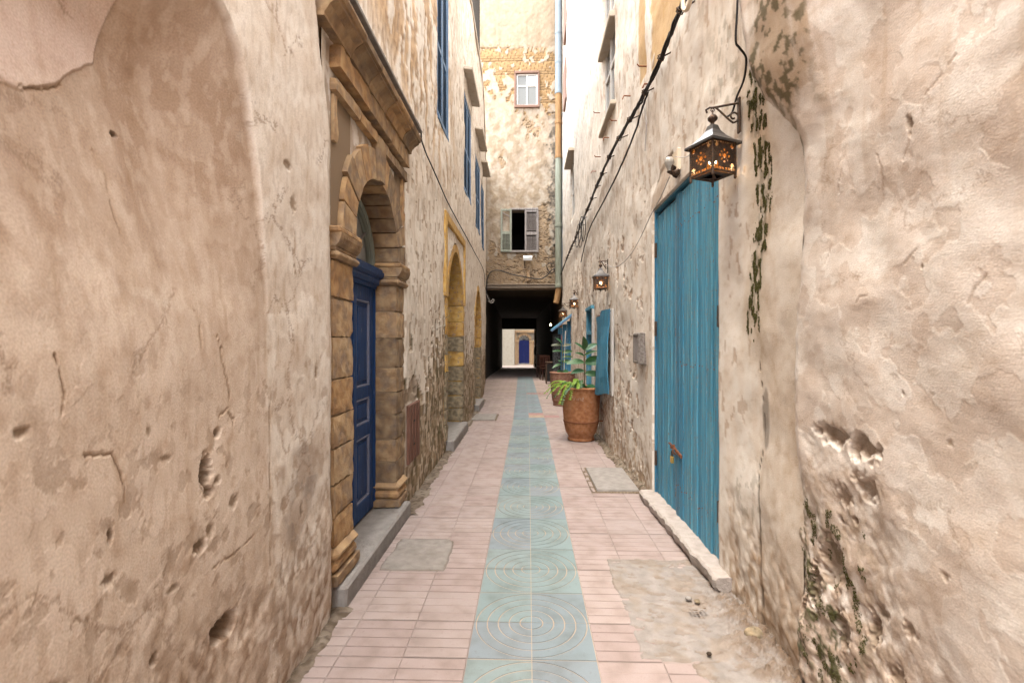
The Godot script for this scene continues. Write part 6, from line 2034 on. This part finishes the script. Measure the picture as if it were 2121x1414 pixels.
func build_plants() -> void:
	var wide := leaf_mesh(.50, .18)
	var long := leaf_mesh(.40, .30)
	# front planter: barrel of combed clay with an iron band
	var prof := [Vector2(.001, 0.0), Vector2(.18, 0.0), Vector2(.20, .008), Vector2(.203, .03), Vector2(.188, .045), Vector2(.193, .06), Vector2(.214, .10), Vector2(.238, .16), Vector2(.256, .24), Vector2(.267, .34), Vector2(.276, .48), Vector2(.284, .62), Vector2(.291, .74), Vector2(.296, .772), Vector2(.312, .782), Vector2(.316, .797), Vector2(.308, .812), Vector2(.290, .814), Vector2(.278, .80), Vector2(.272, .74), Vector2(.001, .735)]
	var p1 := planter(P(.815, 0, 7.55), "large orange clay planter with an iron band, in front on the right", prof, M.clay, .006)
	# vertical combing
	var rb := geo()
	for k in 90:
		var a := TAU * k / 90.0
		var line := PackedVector3Array()
		for y in [.12, .24, .34, .48, .62, .74]:
			var r := tab([.10, .16, .24, .34, .48, .62, .74], [.22, .238, .256, .267, .276, .284, .291], y) + .0005
			line.append(Vector3(cos(a) * r, y + rnd(-.01, .01), sin(a) * r))
		rb.tube(line, .0014, 4)
	stuff(obj("combing", rb.mesh(), M.clay, p1))
	var so := geo()
	so.lathe([Vector2(.001, .765), Vector2(.15, .76), Vector2(.276, .748)], 24, Vector3.ZERO, .02, N_fine)
	obj("soil", so.mesh(), M.soil, p1)
	var bd := geo()
	bd.lathe([Vector2(.255, .285), Vector2(.272, .287), Vector2(.273, .303), Vector2(.258, .305)], 40, Vector3.ZERO)
	obj("iron_band", bd.mesh(), M.rust, p1)
	var tie := geo()
	tie.tube(PackedVector3Array([Vector3(.10, .30, -.272), Vector3(.22, .31, -.22), Vector3(.36, .32, -.14)]) if false else PackedVector3Array([Vector3(.27, .296, .06), Vector3(.33, .305, .10), Vector3(.37, .30, .16)]), .009, 5)
	obj("wall_tie", tie.mesh(), M.rust, p1)
	# scratched word on the front
	var wr := geo()
	var strokes := [[Vector2(-.17, .07), Vector2(-.145, .0), Vector2(-.115, .075)], [Vector2(-.10, .04), Vector2(-.095, .0)], [Vector2(-.075, .0), Vector2(-.07, .045), Vector2(-.045, .045), Vector2(-.04, .0)], [Vector2(.0, .025), Vector2(-.025, .025), Vector2(-.025, .0), Vector2(.0, -.002)], [Vector2(-.02, .04), Vector2(.0, .045), Vector2(.005, .03)]]
	for s in strokes:
		var line := PackedVector3Array()
		for q in s:
			var a: float = PI * .5 + .08 - q.x / .29 - .55 + .45
			line.append(Vector3(cos(a) * .2865, .63 + q.y * .8, sin(a) * .2865))
		wr.tube(line, .004, 4)
	obj("scratched_word", wr.mesh(), M.chalk, p1)
	var t := thing("rubber_plant", "young rubber plant with broad glossy leaves in the front clay planter", "plant", P(.86, .755, 7.52))
	var st := PackedVector3Array([Vector3(0, -.03, 0), Vector3(.008, .2, 0), Vector3(.0, .42, .01), Vector3(.008, .62, 0), Vector3(.012, .75, 0)])
	var sg := geo()
	sg.tube(st, .013, 7, .006)
	obj("stem", sg.mesh(), M.stem, t)
	var lv := [ # height, dir, length, tone, wide, roll
		[.04, Vector3(.55, .10, .6), .26, 0, true, .2], [.05, Vector3(.1, .25, .9), .27, 0, true, -.5], [.06, Vector3(-.8, .05, .3), .24, 0, true, .2],
		[.26, Vector3(.9, .02, .25), .27, 1, false, .5], [.30, Vector3(-.85, -.02, .45), .26, 0, true, .3], [.40, Vector3(.95, .10, .2), .31, 0, true, -.3], [.43, Vector3(-.95, .05, .25), .31, 1, true, .25], [.42, Vector3(.85, .35, -.2), .30, 1, false, .6],
		[.52, Vector3(-.65, .42, .2), .17, 1, false, .2], [.53, Vector3(.75, .50, .1), .22, 1, false, -.4], [.60, Vector3(.80, .62, -.1), .28, 0, false, -.2], [.60, Vector3(-.55, .75, .25), .22, 0, false, .4], [.62, Vector3(-.05, .80, .55), .25, 2, true, 0.0]]
	for q in lv:
		var at := Vector3(.006, q[0], 0)
		add_leaf(t, at, q[1], q[2], M["leaf%d" % q[3]], wide if q[4] else long, q[5])
	# bright trailing fern over the rim
	var fe := thing("trailing_fern", "bright lime green trailing fern spilling over the front planter rim", "plant", P(.815, .77, 7.55))
	for k in 16:
		var a := PI * .5 + .15 + k * .10 + rnd(-.06, .06)
		var d := Vector3(cos(a), 0, sin(a))
		var reach := rnd(.30, .46) if k > 4 else rnd(.22, .33)
		var drop := rnd(.03, .24) if k > 3 else rnd(.0, .05)
		var pts := []
		for i in 6:
			var u := i / 5.0
			pts.append(d * (.10 + reach * u) + Vector3(0, .03 + .14 * sin(u * PI * .75) * rnd(.7, 1.1) - drop * u * u * 1.4 , 0))
		var g := geo()
		var line := wavy(pts, .006, k * 3.0, 4)
		g.tube(line, .002, 4)
		var side := d.cross(Vector3.UP)
		for i in range(2, line.size()):
			for s in [-1.0, 1.0]:
				var ln := .052 * (1.0 - .5 * i / line.size())
				var dir: Vector3 = (side * s + (line[i] - line[i - 1]).normalized() * .6 + Vector3(0, rnd(-.3, .3), 0)).normalized()
				var wd := dir.cross(Vector3(.1, .5, .9)).normalized() * .013
				g.quad(line[i], line[i] + dir * ln * .5 + wd, line[i] + dir * ln, line[i] + dir * ln * .5 - wd, Vector3.UP)
		obj("frond", g.mesh(), M.lime if k % 5 else M.leaf1, fe)
	# rear planter: ringed, dusty
	var prof2 := [Vector2(.001, 0.0), Vector2(.215, 0.0), Vector2(.225, .012), Vector2(.218, .03), Vector2(.205, .036)]
	for i in 9:
		var y := .05 + i * .075
		var r := tab([.0, .12, .30, .55, .78], [.205, .240, .268, .285, .296], y)
		prof2.append_array([Vector2(r, y), Vector2(r + .006, y + .004), Vector2(r + .007, y + .010), Vector2(r + .001, y + .016)])
	prof2.append_array([Vector2(.293, .745), Vector2(.306, .755), Vector2(.308, .772), Vector2(.298, .784), Vector2(.280, .782), Vector2(.272, .74), Vector2(.001, .73)])
	var p2 := planter(P(.82, 0, 11.62), "dusty ringed brown clay planter standing behind the front one", prof2, M.clay_old, .004)
	var so2 := geo()
	so2.lathe([Vector2(.001, .755), Vector2(.15, .75), Vector2(.274, .742)], 24, Vector3.ZERO, .02, N_fine)
	obj("soil", so2.mesh(), M.soil, p2)
	var t2 := thing("rubber_plant", "rubber plant tied to a bare cane in the rear clay planter", "plant", P(.83, .745, 11.6))
	var s2 := geo()
	s2.tube(PackedVector3Array([Vector3(-.02, -.03, 0), Vector3(-.02, .3, 0), Vector3(-.01, .62, .01), Vector3(-.03, .80, 0)]), .012, 7, .007)
	obj("stem", s2.mesh(), M.stem, t2)
	var sp := geo()
	sp.tube(PackedVector3Array([Vector3(-.03, .78, 0), Vector3(-.035, .93, 0)]), .010, 6, .002)
	obj("sprout", sp.mesh(), M.sprout, t2)
	var ck := geo()
	ck.tube(PackedVector3Array([Vector3(.02, -.05, .02), Vector3(.055, 1.0, .02)]), .008, 6)
	obj("cane", ck.mesh(), M.ceramic, t2)
	for q in [[.05, Vector3(.4, .1, .8), .26, 0, true, .2], [.06, Vector3(-.5, .05, .7), .22, 0, true, 0.0], [.22, Vector3(-.8, -.05, .5), .30, 1, false, .4], [.30, Vector3(-.35, .10, .85), .24, 0, true, .5], [.28, Vector3(.9, .1, .3), .26, 1, true, 0.0], [.38, Vector3(.85, .2, .1), .28, 1, false, -.3], [.5, Vector3(.9, .2, .2), .26, 1, false, .3], [.52, Vector3(-.8, .2, .3), .26, 1, false, .3], [.66, Vector3(-.9, .2, .3), .28, 2, false, .2], [.64, Vector3(.8, .3, .2), .24, 2, false, 0.0], [.70, Vector3(-.5, .7, .2), .22, 0, false, .3]]:
		add_leaf(t2, Vector3(-.018, q[0], 0), q[1], q[2], M["leaf%d" % q[3]], wide if q[4] else long, q[5])

# ------------------------------------------------------------------ things by the passage
func build_passage_things() -> void:
	var c := thing("teal_canopy", "sloping teal board canopy over the cafe hatch beside the passage", "canopy")
	var g := geo()
	g.box(P(.915, 2.02, 13.55), Vector3(.70, .035, .62), .006, Basis(Vector3.BACK, .66))
	obj("roof_board", g.mesh(), M.teal0, c)
	var e := geo()
	e.box(P(.915, 1.99, 13.235), Vector3(.70, .05, .03), .004, Basis(Vector3.BACK, .66))
	obj("edge_strip", e.mesh(), M.shutter, c)
	var s := geo()
	for k in 3: block(s, .83 + k * .125, .95 + k * .125, .35, 1.88 + k * .09, 13.56, 13.585, .004)
	obj("side_panel", s.mesh(), M.teal3, c)
	block_obj("post", c, M.teal2, 1.165, 1.215, .2, 2.22, 13.50, 13.60, .005)
	# menu board with rows of chalk writing
	var im := Image.create(128, 256, false, Image.FORMAT_RGB8)
	im.fill(Color(.035, .04, .045))
	var y := 14
	while y < 244:
		var x := 10
		while x < 112:
			var w := RNG.randi_range(3, 12)
			for i in w:
				if RNG.randf() < .75:
					for j in RNG.randi_range(1, 4): im.set_pixel(mini(x + i, 118), y + j + RNG.randi_range(-1, 0), Color(.6, .6, .62))
			x += w + RNG.randi_range(2, 6)
			if x > 84 and RNG.randf() < .3: break
		y += 8
	var mm := StandardMaterial3D.new()
	mm.albedo_texture = tex(im)
	mm.roughness = .8
	var b := thing("menu_board", "black menu board covered in rows of small white handwriting by the teal canopy", "menu board")
	var fr := geo()
	block(fr, .68, .90, .50, 1.70, 13.45, 13.48, .004)
	obj("board", fr.mesh(), M.black, b)
	var pr := geo()
	pr.uquad(P(.69, 1.69, 13.446), P(.89, 1.69, 13.446), P(.89, .51, 13.446), P(.69, .51, 13.446), Vector3.BACK)
	obj("writing", pr.mesh(), mm, b)
	# dark stand and chairs
	var st := thing("serving_stand", "dark wooden stand at the mouth of the passage behind the rear planter", "stand", P(.80, 0, 17.55))
	var sb := geo()
	sb.box(Vector3(0, .76, 0), Vector3(.34, .04, .40), .006)
	obj("top", sb.mesh(), M.dark_wood, st)
	for a in [-1, 1]:
		for d in [-1, 1]:
			var lg := geo()
			lg.box(Vector3(a * .14, .37, d * .17), Vector3(.045, .74, .045), .004)
			obj("leg", lg.mesh(), M.dark_wood, st)
	var bk := geo()
	bk.box(Vector3(0, .40, .16), Vector3(.26, .62, .02), .003)
	obj("panel", bk.mesh(), M.black, st)
	var proto: Node3D
	var ch := [[.72, 19.3, .25, "reddish wooden slatted chair just inside the passage, the nearer of two"], [.60, 20.8, -.1, "reddish wooden slatted chair just inside the passage, the farther of two"]]
	for i in 2:
		var t: Node3D
		if i == 0:
			t = Node3D.new()
			proto = t
			var se := geo()
			se.box(Vector3(0, .45, 0), Vector3(.42, .03, .42), .006)
			obj("seat", se.mesh(), M.chair, t)
			for a in [-1, 1]:
				for d in [-1, 1]:
					var lg := geo()
					var hh := .95 if d < 0 else .44
					lg.box(Vector3(a * .19, hh * .5, d * .19), Vector3(.035, hh, .035), .004)
					obj("leg", lg.mesh(), M.chair, t)
			for k in 4:
				var sl := geo()
				sl.box(Vector3(-.12 + k * .08, .72, -.19), Vector3(.035, .34, .015), .003)
				obj("slat", sl.mesh(), M.chair, t)
			for yy in [.53, .91]:
				var rl := geo()
				rl.box(Vector3(0, yy, -.19), Vector3(.36, .05, .022), .004)
				obj("rail", rl.mesh(), M.chair, t)
		else: t = proto.duplicate()
		t.name = numbered("wooden_chair")
		add_child(t)
		t.position = P(ch[i][0], 0, ch[i][1])
		t.rotation.y = ch[i][2]
		tag(t, ch[i][3], "chair", "chairs in the passage")

# ------------------------------------------------------------------ moss
func moss_patch(label: String, count: int, spot: Callable) -> void:
	var g := geo()
	for k in 7:
		var a := TAU * k / 7.0 + .3 * sin(k * 2.0)
		var tip := Vector3(cos(a), 0, sin(a)) * (.9 + .35 * sin(k * 3.1)) + Vector3(0, .12, 0)
		var side := Vector3(-sin(a), 0, cos(a)) * .38
		g.tri(Vector3(0, .55, 0) + side * .3, tip + side, tip - side, Vector3(cos(a) * .5, 1, sin(a) * .5))
	var mm := MultiMesh.new()
	mm.transform_format = MultiMesh.TRANSFORM_3D
	mm.use_colors = true
	mm.mesh = g.mesh()
	var at := []
	for i in count * 6:
		if at.size() >= count: break
		var q: Vector3 = spot.call()        # f, y, size; size 0 is a miss
		if q.z > 0.0: at.append(q)
	mm.instance_count = at.size()
	for i in at.size():
		var q: Vector3 = at[i]
		s_right_house(q.x, q.y) if q.x > 2.3 else s_near_right(q.x, q.y)
		var bs := Basis(Vector3.BACK, PI * .5 + rnd(-.5, .5)) * Basis(Vector3.UP, rnd(0, TAU))
		mm.set_instance_transform(i, Transform3D(bs.scaled(Vector3.ONE * q.z), _p + Vector3(-.001, 0, 0)))
		mm.set_instance_color(i, L(.045, .05, .014).lerp(L(.10, .10, .03), RNG.randf()).lerp(L(.06, .045, .02), .5 * RNG.randf()))
	var o := MultiMeshInstance3D.new()
	o.name = numbered("moss")
	o.multimesh = mm
	o.material_override = M.moss
	add_child(o)
	tag(o, label, "moss")
	stuff(o)

func build_moss() -> void:
	M.moss = mat(Color.WHITE, 0.95)
	M.moss.vertex_color_use_as_albedo = true
	moss_patch("dark green moss growing down the damp seep right of the large lantern", 4600, func():
		var y := rnd(1.5, 3.25)
		var band := 2.60 + .055 * sin(y * 5.0) + .03 * N_mid.get_noise_2d(7.0, y)
		var f := band + rnd(-.085, .085)
		var clump := N_flake.get_noise_2d(f * 4.0, y * 1.5 + 3.0) + .4 * N_fine.get_noise_2d(f, y)
		var keep := clump > .03 + .12 * absf(f - band) / .085 + .16 * ss(1.8, 1.5, y)
		return Vector3(f, y, rnd(.003, .0075) if keep else 0.0))
	moss_patch("patches of moss low on the bulging wall at the right edge of the lane", 2600, func():
		var f := rnd(1.75, 2.17)
		var y := rnd(.15, .85)
		var clump := N_flake.get_noise_2d(f * 2.2 + 60.0, y * 1.2) + .4 * N_fine.get_noise_2d(f, y)
		return Vector3(f, y, rnd(.0016, .0042) if clump > .16 + .25 * y else 0.0))

# ------------------------------------------------------------------ scene
func _ready() -> void:
	RNG.seed = 20240611
	var cam := Camera3D.new()
	cam.name = "camera"
	var at := CameraAttributesPhysical.new()
	at.frustum_focal_length = FOCAL
	at.frustum_far = 400.0
	at.frustum_near = 0.05
	at.frustum_focus_distance = 4.5
	at.exposure_aperture = 4.0
	cam.attributes = at
	cam.position = Vector3(0, 1.5, 0)
	cam.rotation.y = atan(32.5 / 1020.0)
	cam.far = 400.0
	cam.near = 0.05
	add_child(cam)
	cam.current = true
	var we := WorldEnvironment.new()
	we.name = "environment"
	var env := Environment.new()
	env.background_mode = Environment.BG_SKY
	var sm := ProceduralSkyMaterial.new()
	sm.sky_top_color = Color(.965, .985, 1.0)
	sm.sky_horizon_color = Color(.63, .645, .668)
	sm.sky_curve = 0.6
	sm.sky_energy_multiplier = 1.0
	sm.ground_bottom_color = Color(.45, .40, .35)
	sm.ground_horizon_color = Color(.62, .56, .50)
	var sky := Sky.new()
	sky.sky_material = sm
	env.sky = sky
	env.background_energy_multiplier = 1.0
	env.tonemap_mode = Environment.TONE_MAPPER_LINEAR
	env.tonemap_exposure = 20.0
	env.sdfgi_enabled = true
	env.ssao_enabled = true
	env.ssil_enabled = true
	we.environment = env
	add_child(we)
	var sun := DirectionalLight3D.new()
	sun.name = "sun"
	sun.light_color = Color(1.0, .96, .90)
	sun.light_energy = 0.15
	sun.light_angular_distance = 30.0
	sun.shadow_enabled = true
	sun.rotation_degrees = Vector3(-74, -30, 0)
	add_child(sun)

	make_materials()
	M.sill = mat(L(1.35, 1.30, 1.27) * 1.0, 0.92, M.cement.albedo_texture, Vector3(1.6, 1.6, 1.6), M.greystone.heightmap_texture, 0.7)
	M.hood = mat(L(.50, .43, .35), 0.92, M.plaster.albedo_texture, Vector3(1, 1, 1))
	M.grout_dark = mat(L(.20, .14, .09), 0.95)
	M.dark_green = mat(L(.03, .08, .06), 0.6)
	M.white_wall = mat(L(.30, .275, .23), 0.9, M.plaster.albedo_texture, Vector3(.6, .5, .6))
	M.cement.vertex_color_use_as_albedo = true
	M.dirt_v = mat(Color.WHITE, 0.97, M.plaster.albedo_texture, Vector3(3, 3, 3), M.plaster.heightmap_texture, 0.5)
	M.dirt_v.vertex_color_use_as_albedo = true
	N_cell.cellular_return_type = FastNoiseLite.RETURN_DISTANCE2_SUB
	N_ridge.fractal_type = FastNoiseLite.FRACTAL_RIDGED
	line_bounds(NL_CRACKS, NL_LO, NL_HI)
	line_bounds(NR_SCARS, NR_LO, NR_HI)

	build_ground()
	build_near_left()
	build_left_house()
	build_near_right()
	build_right_house()
	build_far_right_house()
	build_end_house()
	build_far_house()
	build_patches()
	build_fittings()
	build_lanterns()
	build_wires()
	build_moss()
	build_plants()
	build_passage_things()
